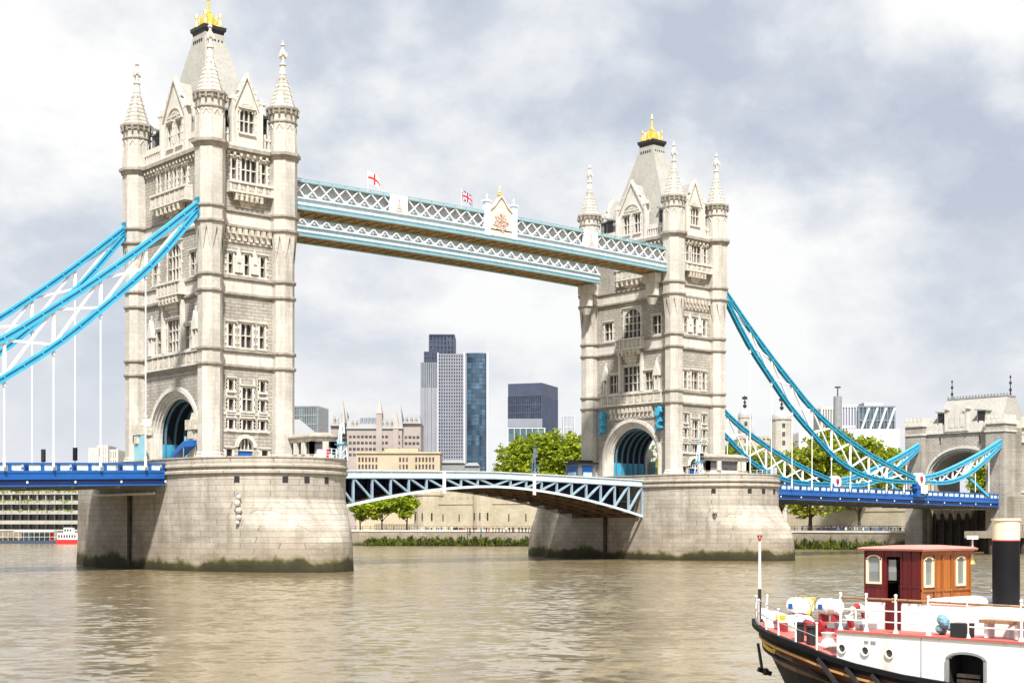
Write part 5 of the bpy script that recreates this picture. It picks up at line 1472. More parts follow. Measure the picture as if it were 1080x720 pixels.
for i in range(10):
    a0, a1 = math.pi * i / 10, math.pi * (i + 1) / 10
    dr.prism([(.48 * math.cos(a0), 1.95 + .14 * math.sin(a0)), (.55 * math.cos(a0), 1.95 + .2 * math.sin(a0)), (.55 * math.cos(a1), 1.95 + .2 * math.sin(a1)), (.48 * math.cos(a1), 1.95 + .14 * math.sin(a1))], .001, .06, Fd)
o = dr.build('doorway', M['lead'], H)
dr = MB(); dr.box(.7, .75, -4.6, -3.1, .9, 2.4); dr.box(.03, .7, -4.42, -4.36, .9, 2.35); dr.box(.03, .7, -3.3, -3.24, .9, 2.35); dr.build('dark_interior', M['dark'], o)
dr = MB()
for i in range(3): dr.box(.1, .5, -4.15, -3.5, 1.25 + i * .13, 1.33 + i * .13)
dr.build('green_crate', M['reedcrate'] if 'reedcrate' in M else M['leafpaint'] if 'leafpaint' in M else M['timber'], o)
ud = MB(); ud.box(-.02, 4.62, -12, .0, ZD + .002, ZD + .05); ud.build('upper_deck', M['deck_red'], BT)
gl = MB(); gl.box(.35, 1.5, -.5, .55, ZD + .06, ZD + .2); gl.build('hatch_cover', M['lead'], BT)
# wheelhouse on its white casing
V0, V1, U0, U1 = 1.1, 3.46, .12, 1.84
cs = MB(); cs.box(V0 + .01, V1 - .01, -U1 + .01, -U0 - .01, ZD + .052, 3.2); cs.box(V0 + .04, V1 - .05, -4.9, -U1 - .002, ZD + .052, 3.16)
C_ = cs.build('casing', M['boat_white'], BT)
lid = MB(); lid.loft([[(V0 + .1 + a, -3.1 + a, z), (V1 - .1 - a, -3.1 + a, z), (V1 - .1 - a, -1.95 - a, z), (V0 + .1 + a, -1.95 - a, z)] for a, z in ((0, 3.17), (0, 3.26), (.1, 3.34), (.4, 3.38))]); lid.build('skylight_cover', M['boat_white'], BT)
lid = MB(); lid.box(V0 + .06, V1 - .06, -3.14, -1.92, 3.162, 3.2); lid.build('cover_trim', M['roof_pink'], BT)
Fs = lambda u, z, d: (V0 - d, -u, z)               # side (red)
Fa = lambda u, z, d: (u, -U1 - d, z)               # aft (orange)
Ff = lambda u, z, d: (u, -U0 + d, z)
Fo = lambda u, z, d: (V1 + d, -u, z)
ZW, ZT = 3.205, 4.56
sw = MB(); wins_s = [(.22, .62, 3.72, 4.38)]; door_s = [(.80, 1.22, ZW, 4.40)]
wall_panel(sw, Fs, U0, U1, ZW, ZT, wins_s + door_s, .06)
wall_panel(sw, Ff, V0, V1, ZW, ZT, [(1.4, 1.9, 3.7, 4.35), (2.05, 2.5, 3.7, 4.35), (2.65, 3.15, 3.7, 4.35)], .06)
wall_panel(sw, Fo, U0, U1, ZW, ZT, [(.3, .75, 3.7, 4.35), (1.0, 1.5, 3.7, 4.35)], .06)
for u in (.14, .70, 1.26, 1.52, 1.80): sw.fb(Fs, u - .025, u + .025, ZW, ZT, .001, .025)
sw.fb(Fs, U0, .8, 3.6, 3.66, .001, .02); sw.fb(Fs, 1.22, U1, 3.6, 3.66, .001, .02)
W = sw.build('wheelhouse', M['mahogany'], BT)
aw = MB(); wins_a = [(V0 + .16, V0 + .52, 3.66, 4.36), (V0 + 1.68, V0 + 2.04, 3.66, 4.36)]
wall_panel(aw, Fa, V0, V1, ZW, ZT, wins_a, .06)
for u in (V0 + .03, V0 + .62, V0 + 1.0, V0 + 1.42, V1 - .03): aw.fb(Fa, u - .03, u + .03, ZW, ZT, .001, .025)
aw.fb(Fa, V0, V1, 3.5, 3.56, .001, .03); aw.fb(Fa, V0, V1, ZW, ZW + .09, .001, .04); aw.fb(Fa, V0, V1, 4.45, ZT, .001, .03)
aw.build('aft_panelling', M['varnish'], W)
for F, ws in ((Fs, wins_s), (Fa, wins_a), (Ff, [(1.4, 1.9, 3.7, 4.35), (2.05, 2.5, 3.7, 4.35), (2.65, 3.15, 3.7, 4.35)]), (Fo, [(.3, .75, 3.7, 4.35), (1.0, 1.5, 3.7, 4.35)])):
    for a, b, c, d in ws:
        q = MB(); t = .045
        q.fb(F, a - t, a + .01, c - t, d - .02, -.03, .035); q.fb(F, b - .01, b + t, c - t, d - .02, -.03, .035); q.fb(F, a, b, c - t, c + .01, -.03, .04)
        m_ = (a + b) / 2; r = (b - a) / 2
        for i in range(8):
            a0, a1 = math.pi * i / 8, math.pi * (i + 1) / 8; pp_ = lambda k, an: (m_ + k * math.cos(an), d - .07 + k * .55 * math.sin(an))
            q.prism([pp_(r - .01, a0), pp_(r + t, a0), pp_(r + t, a1), pp_(r - .01, a1)], -.03, .035, F)
        o = q.build('window_frame', M['cream_paint'], W)
        q = MB(); q.fb(F, a, b, c, d, -.028, -.02); q.build('glass', M['clear'], o)
q = MB(); q.fb(Fs, .86, 1.17, ZW, 4.38, -.5, -.44); q.build('dark_interior', M['dark'], W)
q = MB(); q.fb(Fs, .82, 1.05, 3.78, 4.32, -.09, -.062); q.build('door_pane', M['clear'], W)
q = MB(); q.fb(Fs, .78, 1.24, ZD + .06, ZW - .003, -.02, .03); q.fb(Fs, .80, 1.22, ZW, 3.3, -.06, .0); q.build('lower_door', M['mahogany'], W)
q = MB(); q.fb(Fs, 1.0, 1.12, 3.2, 3.32, .03, .06); q.build('handle', M['gold'], W)
q = MB(); q.loft([[(V0 - .12 - a, -U0 + .14 + a, z), (V1 + .12 + a, -U0 + .14 + a, z), (V1 + .12 + a, -U1 - .14 - a, z), (V0 - .12 - a, -U1 - .14 - a, z)] for a, z in ((0, ZT), (.02, ZT + .05), (-.08, ZT + .09), (-.7, ZT + .14))]); q.build('roof', M['roof_pink'], W)
bl = MB(); bl.lathe([(.02, 4.42), (.05, 4.4), (.09, 4.28), (.13, 4.2), (.13, 4.18)], (V1 + .16, -U1 + .1), 10); bl.bar((V1, -U1 + .1, 4.42), (V1 + .2, -U1 + .1, 4.42), .03); bl.build('bell', M['gold'], W)
bl = MB(); bl.tube([(V1 + .1, -U1, 4.6), (V1 + .1, -U1, 4.85)], .02, 6); bl.box(V1 - .02, V1 + .22, -U1 - .1, -U1 + .1, 4.85, 4.95); bl.build('roof_lamp', M['boat_white'], W)
# funnel
FU = 3.55
fn = MB(); fn.lathe([(.42, 2.48), (.34, 2.58), (.34, 4.84)], (VC, -FU), 24); Fn = fn.build('funnel', M['hull'], BT, True)
fn = MB(); fn.lathe([(.343, 4.842), (.343, 5.34), (.37, 5.345), (.37, 5.4), (.3, 5.4), (.3, 4.9)], (VC, -FU), 24); fn.build('funnel_top', M['cream_paint'], Fn, True)
fn = MB(); fn.lathe([(.346, 4.82), (.350, 4.825), (.350, 4.85), (.346, 4.855)], (VC, -FU), 24); fn.build('funnel_band', M['boat_red'], Fn, True)
# upper deck railing along our side and across
def post(v, u, h, r=.034):
    s = MB(); s.tube([(v, -u, ZD + .05), (v, -u, ZD + .05 + h)], r, 8); s.ball((v, -u, ZD + .05 + h), r * 1.4, 8, 5); s.lathe([(r * 2.2, 0), (r * 1.2, .1)], (v, -u), 8, z=ZD + .05)
    s.build('stanchion', M['boat_white'], BT, True)
pu = [.05, .85, 1.74, 2.69, 3.78, 5.2, 6.6, 8.0]
for u in pu: post(.12, u, .95)
rr = MB(); rr.tube([(.12, -.05, ZD + .9), (.12, -1.74, ZD + .9), (.12, -3.78, ZD + .88), (.12, -8, ZD + .86)], .03, 8); rr.build('hand_rail', M['teak'], BT)
rr = MB()
for z in (.32, .6): rr.tube([(.12, -.05, ZD + z), (.12, -2.69, ZD + z)], .018, 6); rr.tube([(.12, -3.78, ZD + z), (.12, -8, ZD + z)], .018, 6)
rr.build('lower_rail', M['boat_white'], BT)
for u in (.05, .9, 1.9, 3.0, 4.2): post(4.48, u, .95)
rr = MB(); rr.tube([(4.48, -.05, ZD + .95), (4.48, -8, ZD + .95)], .022, 6); rr.tube([(4.48, -.05, ZD + .5), (4.48, -8, ZD + .5)], .015, 6); rr.build('far_rail', M['lead'], BT)
bx = MB(); bx.box(.02, .4, -3.80, -3.36, ZD + .06, ZD + .40); bx.build('deck_box', M['iron'], BT)
bx = MB(); bx.box(.35, .8, -6.6, -3.95, ZD + .42, ZD + .5)
o = bx.build('bench', M['teak'], BT)
for u in (4.1, 4.9, 5.7, 6.4): bx = MB(); bx.box(.4, .75, -u - .04, -u + .04, ZD + .06, ZD + .42); bx.build('bench_leg', M['boat_white'], o)
for v, u in ((1.2, 5.25), (2.0, 5.6), (1.0, 4.5)):
    b_ = MB(); b_.lathe([(.17, 0), (.13, .06), (.1, .3), (.15, .36), (.15, .42), (.02, .44)], (v, -u), 12, z=ZD + .05); b_.build('bollard', M['boat_white'], BT, True)
cl = MB()
for i in range(7):
    cl.ball((.55 + random.uniform(-.14, .14), -2.85 + random.uniform(-.14, .14), ZD + .16 + i * .045), random.uniform(.08, .14), 7, 5)
cl.build('blue_cloth', M['tarp'], BT)
lb = MB()
R0 = [(0.55 + .33 * math.cos(2 * math.pi * i / 20), -.28, ZD + .33 + .33 * math.sin(2 * math.pi * i / 20)) for i in range(21)]
lb.tube(R0, .085, 8, caps=False); lo_ = lb.build('life_ring', M['white'], BT, True)
for a in (0, 5, 10, 15):
    q = MB(); q.tube([R0[a], R0[a + 1], R0[min(a + 2, 20)]], .09, 8); q.build('red_band', M['boat_red'], lo_, True)
# foredeck gear
for k, (v, u) in enumerate(((2.85, -3.36), (3.2, -2.56))):       # life raft canisters on cradles
    rk = MB()
    prof = [(.02, -.37), (.2, -.36), (.25, -.31), (.25, -.05), (.268, -.04), (.268, .04), (.25, .05), (.25, .31), (.2, .36), (.02, .37)]
    n = 12
    rk.loft([[(v + r * math.cos(2 * math.pi * j / n), -u + y, 2.86 + r * .95 * math.sin(2 * math.pi * j / n)) for j in range(n)] for r, y in prof]); o = rk.build('life_raft', M['boat_white'], BT, True)
    q = MB(); q.box(v - .275, v - .255, -u + .08, -u + .22, 2.78, 2.94); q.build('raft_label', M['deep_blue'], o)
    for y in (-.22, .22): q = MB(); q.box(v - .2, v + .2, -u + y - .04, -u + y + .04, 2.1, 2.64); q.build('raft_cradle', M['boat_red'], o)
vb = MB()
for s in (-1, 1): vb.bar((2.75, 2.96, 2.62), (2.75, 2.96 + s * .2, 3.12), .04, .04)
vb.bar((2.75, 2.76, 3.12), (2.75, 3.16, 3.12), .04); vb.build('raft_bracket', M['yellow'], BT)
cv = MB()
for i, (v, u, r, h) in enumerate(((2.0, -3.55, .34, .36), (2.55, -3.2, .40, .42), (2.25, -2.95, .36, .36))): cv.lathe([(r, 0), (r * 1.02, h * .55), (r * .75, h * .9), (.03, h)], (v, -u), 10, z=shv(u) - .03, sy=1.25)
cv.build('covered_gear', M['boat_white'], BT, True)
q = MB(); q.box(1.62, 1.66, 2.95, 3.3, 2.5, 2.66); q.build('yellow_board', M['yellow'], BT)
wn = MB(); wn.box(2.0, 2.7, 2.1, 2.5, 2.08, 2.28)
for y in (2.1, 2.5): wn.lathe([(.26, -.05), (.26, .05)], (0, 0), 12) if False else wn.tube([(2.0, y, 2.38), (2.12, y, 2.38)], .17, 12)
wn.tube([(1.7, 2.3, 2.38), (2.95, 2.3, 2.38)], .09, 12); wn.tube([(1.65, 2.3, 2.38), (1.8, 2.3, 2.38)], .15, 12); wn.build('windlass', M['boat_red'], BT)
ht = MB(); ht.box(2.2, 3.9, .55, 1.5, 1.75, 2.1); ht.build('hatch', M['boat_red'], BT)
ht = MB(); ht.box(2.1, 4.0, .45, 1.6, 2.102, 2.16); ht.build('hatch_lid', M['boat_red'], BT)
dv = MB(); dv.tube([(1.6, .75, 1.75), (1.6, .75, 2.5), (1.65, .82, 2.68), (1.8, 1.0, 2.74)], .035, 8); dv.lathe([(.14, 1.72), (.06, 1.95)], (1.6, .75), 10); dv.build('davit', M['boat_white'], BT, True)
for v, u in ((.62, -1.75), (.62, -1.35)):
    b_ = MB(); b_.lathe([(.13, 0), (.13, .44), (.16, .46), (.16, .52), (.02, .54)], (v + .1, -u), 14, z=shv(u) - .03); b_.build('mooring_bitt', M['iron'], BT, True)
b_ = MB(); b_.box(.9, 1.5, .95, 1.4, shv(-1) - .03, shv(-1) + .05); b_.lathe([(.2, 0), (.12, .15), (.2, .3), (.02, .32)], (1.2, 1.15), 12, z=shv(-1) + .05); b_.build('capstan', M['boat_white'], BT)
b_ = MB(); b_.box(1.0, 1.6, .2, .5, 1.72, 1.8); b_.box(1.05, 1.2, .25, .45, 1.8, 2.05); b_.build('red_chock', M['boat_red'], BT)
cp = MB(); R1 = []
for i in range(60):
    a = i * .5; r = .28 - .0035 * i; R1.append((2.6 + r * math.cos(a), 1.9 - .3 + r * math.sin(a), 2.02 + .0018 * i))
cp.tube(R1, .022, 6); cp.build('rope_coil', M['rope'], BT)
for sd in (-1, 1):
    q = MB(); q.bar(B3(VC + sd * .35, -3.9, 2.3), B3(VC + sd * .7, -3.2, 2.5), .07, .07); q.box(VC + sd * .7 - .09, VC + sd * .7 + .09, 2.9, 3.15, 2.15, 2.45); q.build('fairlead', M['boat_red'], BT)
# ------------------------------------------------------------------ far bank: trees, walls, buildings, people
def tree_mesh(seed, rw, hc, n, mat_key, leaf=.55, lobes=9):
    rnd = random.Random(seed); mb = MB()
    L_ = []
    for i in range(lobes):
        a = rnd.uniform(0, 6.28); q = rnd.uniform(.2, .72); z = rnd.uniform(.15, .85)
        L_.append((q * rw * math.cos(a) * (1.15 - .5 * abs(z - .4)), q * rw * math.sin(a) * (1.15 - .5 * abs(z - .4)), z * hc, rw * rnd.uniform(.28, .46)))
    L_.append((0, 0, hc * .55, rw * .55)); L_.append((0, 0, hc * .8, rw * .4))
    for cx, cy, cz, r in L_:
        k = int(n * r * r / sum(l[3] ** 2 for l in L_)); ncl = max(6, k // 14)
        for c in range(ncl):
            d = Vector((rnd.gauss(0, 1), rnd.gauss(0, 1), rnd.gauss(0, .85))).normalized() * r * rnd.uniform(.72, 1.12)
            pc = Vector((cx, cy, cz)) + d
            for j in range(14):
                p = pc + Vector((rnd.gauss(0, .42), rnd.gauss(0, .42), rnd.gauss(0, .3)))
                s = leaf * rnd.uniform(.45, 1.0)
                a_ = Vector((rnd.gauss(0, 1), rnd.gauss(0, 1), rnd.gauss(0, .6))).normalized()
                b_ = a_.cross(Vector((rnd.gauss(0, 1), rnd.gauss(0, 1), rnd.gauss(0, 1)))).normalized()
                mb.add([p - a_ * s, p + b_ * s * .55, p + a_ * s, p - b_ * s * .55], [(0, 1, 2, 3)])
    return mb
def make_tree(seed, rw, hc, trunk, n, leafm, name, r0=.4, leaf=.55):
    T = empty(name, (0, 0, 0), 'tree', 'tree')
    c = tree_mesh(seed, rw, hc, n, leafm, leaf); o = c.build('crown', M[leafm], T); o.location = (0, 0, trunk)
    t = MB(); rnd = random.Random(seed + 50)
    t.tube([(0, 0, -.3), (.08, .05, trunk * .5), (-.05, .1, trunk * 1.0), (.1, 0, trunk + hc * .6)], [r0 * 1.25, r0 * .85, r0 * .7, r0 * .15], 9)
    for i in range(6):
        a = rnd.uniform(0, 6.28); z = trunk * rnd.uniform(.75, 1.1)
        t.tube([(0, 0, z), (math.cos(a) * rw * .25, math.sin(a) * rw * .25, z + hc * .22), (math.cos(a) * rw * .6, math.sin(a) * rw * .6, z + hc * rnd.uniform(.3, .5))], [r0 * .45, r0 * .3, r0 * .08], 6)
    t.build('trunk', M['bark'], T); return T
kinds = [make_tree(11, 8.5, 15, 4.5, 8200, 'leaf_a', 'plane_tree', .6, .62), make_tree(23, 9.5, 16.5, 5.0, 9000, 'leaf_b', 'plane_tree', .65, .66), make_tree(37, 3.3, 4.8, 2.8, 2600, 'leaf_a', 'young_tree', .2), make_tree(51, 6.2, 7.2, 5.2, 4200, 'leaf_b', 'plane_tree', .55, .5)]
used = [False] * 4
def put_tree(k, px, depth, top, label, z=3.4, group=None, wide=1.0):
    """top = picture row the crown should reach at that distance"""
    x, y = at(px, depth); o = kinds[k] if not used[k] else copy_tree(kinds[k]); used[k] = True
    full = (19.5, 21.5, 7.8, 13.2)[k] ; sc = (hgt(top, depth) - z) / full
    o.location = (x, y, z); o.rotation_euler = (0, 0, random.uniform(0, 6.28)); o.scale = (sc * wide, sc * wide, sc)
    o['label'] = label; o['group'] = group or 'trees on the far bank'
    return o
put_tree(0, 547, 440, 468, 'bright green tree at the left end of the clump behind the bascules', 7, wide=.9)
put_tree(0, 571, 446, 459, 'tall bright tree in the middle of the clump behind the bascules', 7)
put_tree(0, 592, 436, 456, 'broad bright tree of the clump touching the far tower', 7, wide=1.1)
put_tree(1, 614, 452, 462, 'tree half hidden by the far tower', 7)
put_tree(2, 380, 400, 527, 'first young tree on the wharf from the near pier')
put_tree(2, 403, 402, 523, 'second young tree on the wharf from the near pier')
put_tree(2, 429, 405, 521, 'third young tree on the wharf, rightmost under the left bascule')
put_tree(1, 692, 430, 474, 'tree seen through the arch of the far tower', 5)
for k, px, d, top, wd_, lab in ((0, 777, 440, 470, 1, 'tree just right of the far tower behind the chains'), (1, 800, 430, 474, 1, 'olive green tree below the domed turrets'), (0, 824, 436, 478, .9, 'tree under the right domed turret'),
        (1, 850, 400, 466, 1, 'dense tree left of the white block'), (0, 876, 398, 453, 1.0, 'tallest bright tree right of the far tower'), (1, 893, 412, 460, 1, 'yellowish tree below the white block'), (0, 916, 405, 462, 1, 'bright tree in front of the white block'), (1, 938, 396, 476, .9, 'tree beside the left turret of the abutment'), (0, 957, 430, 484, .9, 'small green tree partly behind the abutment')):
    put_tree(k, px, d, top, lab, 5.0, wide=wd_)
put_tree(3, 855, 352, 512, 'spreading tree on the wharf just right of the far pier', wide=1.15)
put_tree(3, 907, 352, 500, 'thick trunked wharf tree whose crown is behind the blue deck', wide=1.1)
put_tree(0, 1042, 330, 480, 'tree seen through the abutment arch', wide=.8)

def frame_root(name, px, depth, label, cat, group=None, turn=0.0, z=3.4):
    x, y = at(px, depth)
    return empty(name, (x, y, z), label, cat, group, YAW - R(90) + R(turn))

def facade_block(T, w, d, h, nfl, nfin, core, trim, z0=0.0, fin_w=.5, band_h=.8, x0=None, y0=0, pr=.35, cap=True):
    """one building volume with floor bands and upright fins standing proud of its glass"""
    x0 = -w / 2 if x0 is None else x0
    c = MB(); c.box(x0, x0 + w, y0, y0 + d, z0, z0 + h); c.build('glazing', core, T)
    if nfl:
        b = MB()
        for i in range(nfl + 1):
            z = z0 + h * i / nfl; b.box(x0 - pr, x0 + w + pr, y0 - pr, y0 + d + pr, max(z0, z - band_h), z) if i else None
        b.build('floor_band', trim, T)
    if nfin:
        f = MB()
        for i in range(nfin + 1):
            x = x0 + w * i / nfin; f.box(x - fin_w / 2, x + fin_w / 2, y0 - pr - .25, y0, z0, z0 + h)
        k = max(1, int(nfin * d / w))
        for i in range(k + 1):
            y = y0 + d * i / k
            for xx in (x0 - pr - .25, x0 + w): f.box(xx, xx + pr + .25, y - fin_w / 2, y + fin_w / 2, z0, z0 + h)
        f.build('fin', trim, T)
M['tower_dark'] = glass('dark_tower_glass', (0.035, 0.042, 0.055), .15, .5, cw=2.2, ch=3.8)
M['tower_blue'] = glass('blue_tower_glass', (0.045, 0.085, 0.13), .08, .35, cw=3.0, ch=4.0)
M['teal_glass'] = glass('teal_glass', (0.07, 0.125, 0.145), .12, .35, cw=2.5, ch=3.6)
M['steel_grey'] = paint('steel_grey', (0.22, 0.235, 0.28), .5, .08, .1)
M['steel_white'] = paint('steel_white', (0.50, 0.52, 0.57), .5, .05, .1)
M['rib_grey'] = paint('rib_grey', (0.33, 0.34, 0.38), .5, .06, .1)
M['dark_trim'] = paint('dark_trim', (0.05, 0.065, 0.11), .5, .15, .1)
M['pink_stone'] = paint('pink_granite', (0.34, 0.295, 0.27), .8, .12, .2, dirt=(.3, .25, .24))
M['pale_roof'] = paint('pale_metal_roof', (0.24, 0.25, 0.26), .5, .06, .1)
M['sand'] = paint('sand_stone', (0.45, 0.375, 0.265), .85, .12, .2, dirt=(.42, .33, .22))

# tall ribbed office tower with dark crown
D = 1100; s = D / FPX
T = frame_root('office_tower', 463, D, 'tall ribbed grey office tower with a dark stepped crown', 'skyscraper', None, 0)
zt = lambda py: hgt(py, D) - 3.4
wd = lambda px: px * s
X = lambda px: (px - 463) * s
facade_block(T, wd(17.5), 24, zt(382), 0, 9, M['tower_dark'], M['steel_grey'], 0, .9, 1, X(444.3), 0)
facade_block(T, wd(29), 24, zt(372.5), 52, 11, M['tower_dark'], M['steel_grey'], 0, .95, 1.1, X(462), 3)
c = MB()
for i in range(14): c.box(X(444.1) + i * wd(17.6) / 14, X(444.1) + (i + .55) * wd(17.6) / 14, -1.6, -1.2, 0, zt(409))
c.build('pale_rib_panel', M['rib_grey'], T)
c = MB(); c.box(X(461.4), X(462.6), -1.8, 2.5, 0, zt(372)); c.box(X(488.8), X(490.6), .5, 4, 0, zt(371.5)); c.build('corner_pylon', M['steel_white'], T)
facade_block(T, wd(20), 26, zt(370) - zt(383), 3, 8, M['tower_dark'], M['dark_trim'], zt(383), .8, 1, X(447.5), 4)
facade_block(T, wd(26), 22, zt(352.5) - zt(372), 4, 7, M['tower_dark'], M['dark_trim'], zt(372), 1.3, 1.2, X(452.5), 8)
c = MB(); c.box(X(452), X(479), 7, 31, zt(352.5) + .003, zt(351)); c.build('crown_slab', M['dark_trim'], T)

T = frame_root('office_tower', 502, 1120, 'blue glass office tower with a curved face, right of the ribbed grey one', 'skyscraper')
s2 = 1120 / FPX; h2 = hgt(372.5, 1120) - 3.4
c = MB(); n = 14; hw = 11 * s2
ring = lambda z, a=0: [((hw + a) * math.sin(-1.2 + 2.4 * i / n) / math.sin(1.2), (-(hw + a) * (math.cos(-1.2 + 2.4 * i / n) - math.cos(1.2)) * .55), z) for i in range(n + 1)] + [(hw, 22, z), (-hw, 22, z)]
c.loft([ring(0), ring(h2)]); c.build('glazing', M['tower_blue'], T)
b = MB()
for i in range(1, 44): z = h2 * i / 44; b.loft([ring(z - .35, .25), ring(z, .25)])
b.build('floor_band', M['dark_trim'], T)
b = MB(); b.box(-hw - 1.6, -hw, -1, 12, 0, h2 + 1); b.box(hw, hw + 1.8, -1, 12, 0, h2 + 1.5); b.build('edge_pylon', M['steel_white'], T)

D = 1000; s = D / FPX
T = frame_root('office_block', 560, D, 'dark slab-sided office block with blank top storeys', 'office block', None, -20)
hD = hgt(404, D) - 3.4
facade_block(T, 37 * s, 34, hD - 9, 17, 18, M['tower_dark'], M['dark_trim'], 0, .6, 1.0, -25 * s, 0)
c = MB(); c.box(-25.3 * s, 12.4 * s, -.8, 35, hD - 8.99, hD); c.build('blank_storey', M['dark_trim'], T)
D = 820; s = D / FPX
T = frame_root('office_block', 555, D, 'low pale glass office with a sloping end in front of the dark block', 'office block')
facade_block(T, 38 * s, 20, hgt(451, D) - 3.4, 7, 6, M['teal_glass'], M['steel_white'], 0, .3, .5)
c = MB(); c.box(-19.5 * s, 17 * s, 2, 18, hgt(451, D) - 3.3, hgt(441, D) - 3.4); c.build('grey_attic', M['steel_grey'], T)
D = 1150; s = D / FPX
T = frame_root('office_block', 600, D, 'small pale grey block just left of the farther tower', 'office block')
facade_block(T, 11 * s, 12, hgt(438, D) - 3.4, 10, 8, M['steel_grey'], M['steel_white'], 0, .5, .6)
D = 760; s = D / FPX
T = frame_root('office_block', 320, D, 'green glass office block behind the left tower', 'office block', None, -8)
facade_block(T, 30 * s, 20, hgt(428, D) - 3.4, 14, 16, M['teal_glass'], M['lead'], 0, .35, .6)
D = 700; s = D / FPX
T = frame_root('apartment_block', 107, D, 'grey residential towers far away left of the left tower', 'apartment block')
for i, (a, b, py) in enumerate(((95, 103, 472), (102, 111, 469), (110, 120, 473))): facade_block(T, (b - a) * s, 14, hgt(py, D) - 3.4, 9, 4, M['steel_grey'], M['concrete'], 0, .8, 1.0, (a - 107) * s, i * 3)
D = 640; s = D / FPX
T = frame_root('warehouse', 322, D, 'pale pitched roof hall behind the pier lodge', 'building')
c = MB(); c.box(-18 * s, 16 * s, 0, 18, 0, hgt(462, D) - 3.4); c.build('wall', M['concrete'], T)
c = MB(); h0 = hgt(462, D) - 3.4; c.add([(-19 * s, -.5, h0), (17 * s, -.5, h0), (17 * s, 18, h0), (-19 * s, 18, h0), (-15 * s, 9, h0 + 9), (-9 * s, 9, h0 + 9)], [(0, 1, 5, 4), (1, 2, 5), (2, 3, 4, 5), (3, 0, 4)]); c.build('roof', M['pale_roof'], T)

# pink neo-gothic office with pale steep roofs
D = 640; s = D / FPX
T = frame_root('gothic_office', 395, D, 'pinkish office with steep pale roofs and pointed gables', 'office building')
Z = lambda py: hgt(py, D) - 3.4
XX = lambda px: (px - 395) * s
w_ = MB(); w_.box(XX(366), XX(424), 0, 26, 0, Z(452)); w_.box(XX(347), XX(365.8), 6, 26, 0, Z(448)); w_.box(XX(424.2), XX(443), 4, 26, 0, Z(446)); w_.build('wall', M['pink_stone'], T)
r = MB()
r.add([(XX(365), -.6, Z(452)), (XX(425), -.6, Z(452)), (XX(425), 26, Z(452)), (XX(365), 26, Z(452)), (XX(368), 13, Z(424)), (XX(420), 13, Z(424))], [(0, 1, 5, 4), (1, 2, 5), (2, 3, 4, 5), (3, 0, 4)])
r.add([(XX(424), 3, Z(446)), (XX(443.5), 3, Z(446)), (XX(443.5), 26, Z(446)), (XX(424), 26, Z(446)), (XX(427), 14, Z(434)), (XX(440), 14, Z(434))], [(0, 1, 5, 4), (1, 2, 5), (2, 3, 4, 5), (3, 0, 4)])
r.add([(XX(346), 5, Z(448)), (XX(366), 5, Z(448)), (XX(366), 26, Z(448)), (XX(346), 26, Z(448)), (XX(349), 14, Z(430)), (XX(362), 14, Z(430))], [(0, 1, 5, 4), (1, 2, 5), (2, 3, 4, 5), (3, 0, 4)])
r.build('roof', M['pale_roof'], T)
for px, p0, p1 in ((361, 446, 421), (400, 436, 420.5), (417.5, 452, 431)):
    g = MB(); g.box(XX(px - 3), XX(px + 3), -1.2, 6, 0, Z(p0)); g.loft([[(XX(px - 3.2), -1.4, Z(p0)), (XX(px + 3.2), -1.4, Z(p0)), (XX(px + 3.2), 6, Z(p0)), (XX(px - 3.2), 6, Z(p0))], [(XX(px - .2), 2, Z(p1)), (XX(px + .2), 2, Z(p1)), (XX(px + .2), 2.4, Z(p1)), (XX(px - .2), 2.4, Z(p1))]]); g.build('gable_spire', M['pink_stone'], T)
for py in (459, 465.5, 472, 478):
    f = MB()
    for i in range(13):
        if 10 <= i <= 11: continue
        a = 368 + i * 4.25; f.box(XX(a), XX(a + 2.9), -.12, .0, Z(py + 2.6), Z(py))
    for i in range(4): f.box(XX(426 + i * 4.2), XX(429 + i * 4.2), 3.88, 4.0, Z(py + 2.6), Z(py)); f.box(XX(348.5 + i * 4.2), XX(351 + i * 4.2), 5.88, 6.0, Z(py + 2.6), Z(py))
    f.build('window_row', M['pane'], T)
f = MB()
for i in range(5): f.box(XX(379 + i * 4), XX(381.8 + i * 4), 2.0, 4.5, Z(449), Z(440))
f.build('roof_glazing', M['steel_grey'], T)
for px in (371.5, 376, 403, 408, 413, 428, 433, 438, 351, 356):
    f = MB(); yy = (4 if px > 424 else 6 if px < 366 else 0.6); pz = 449 if 366 < px < 424 else 444.5
    f.box(XX(px - 1), XX(px + 1), yy, yy + 5, Z(pz + 2), Z(pz - 3)); f.add([(XX(px - 1.3), yy - .2, Z(pz - 3)), (XX(px + 1.3), yy - .2, Z(pz - 3)), (XX(px), yy - .2, Z(pz - 6.5)), (XX(px - 1.3), yy + 5, Z(pz - 3)), (XX(px + 1.3), yy + 5, Z(pz - 3)), (XX(px), yy + 5, Z(pz - 6.5))], [(0, 1, 2), (0, 2, 5, 3), (1, 4, 5, 2)]); f.build('dormer', M['pink_stone'], T)
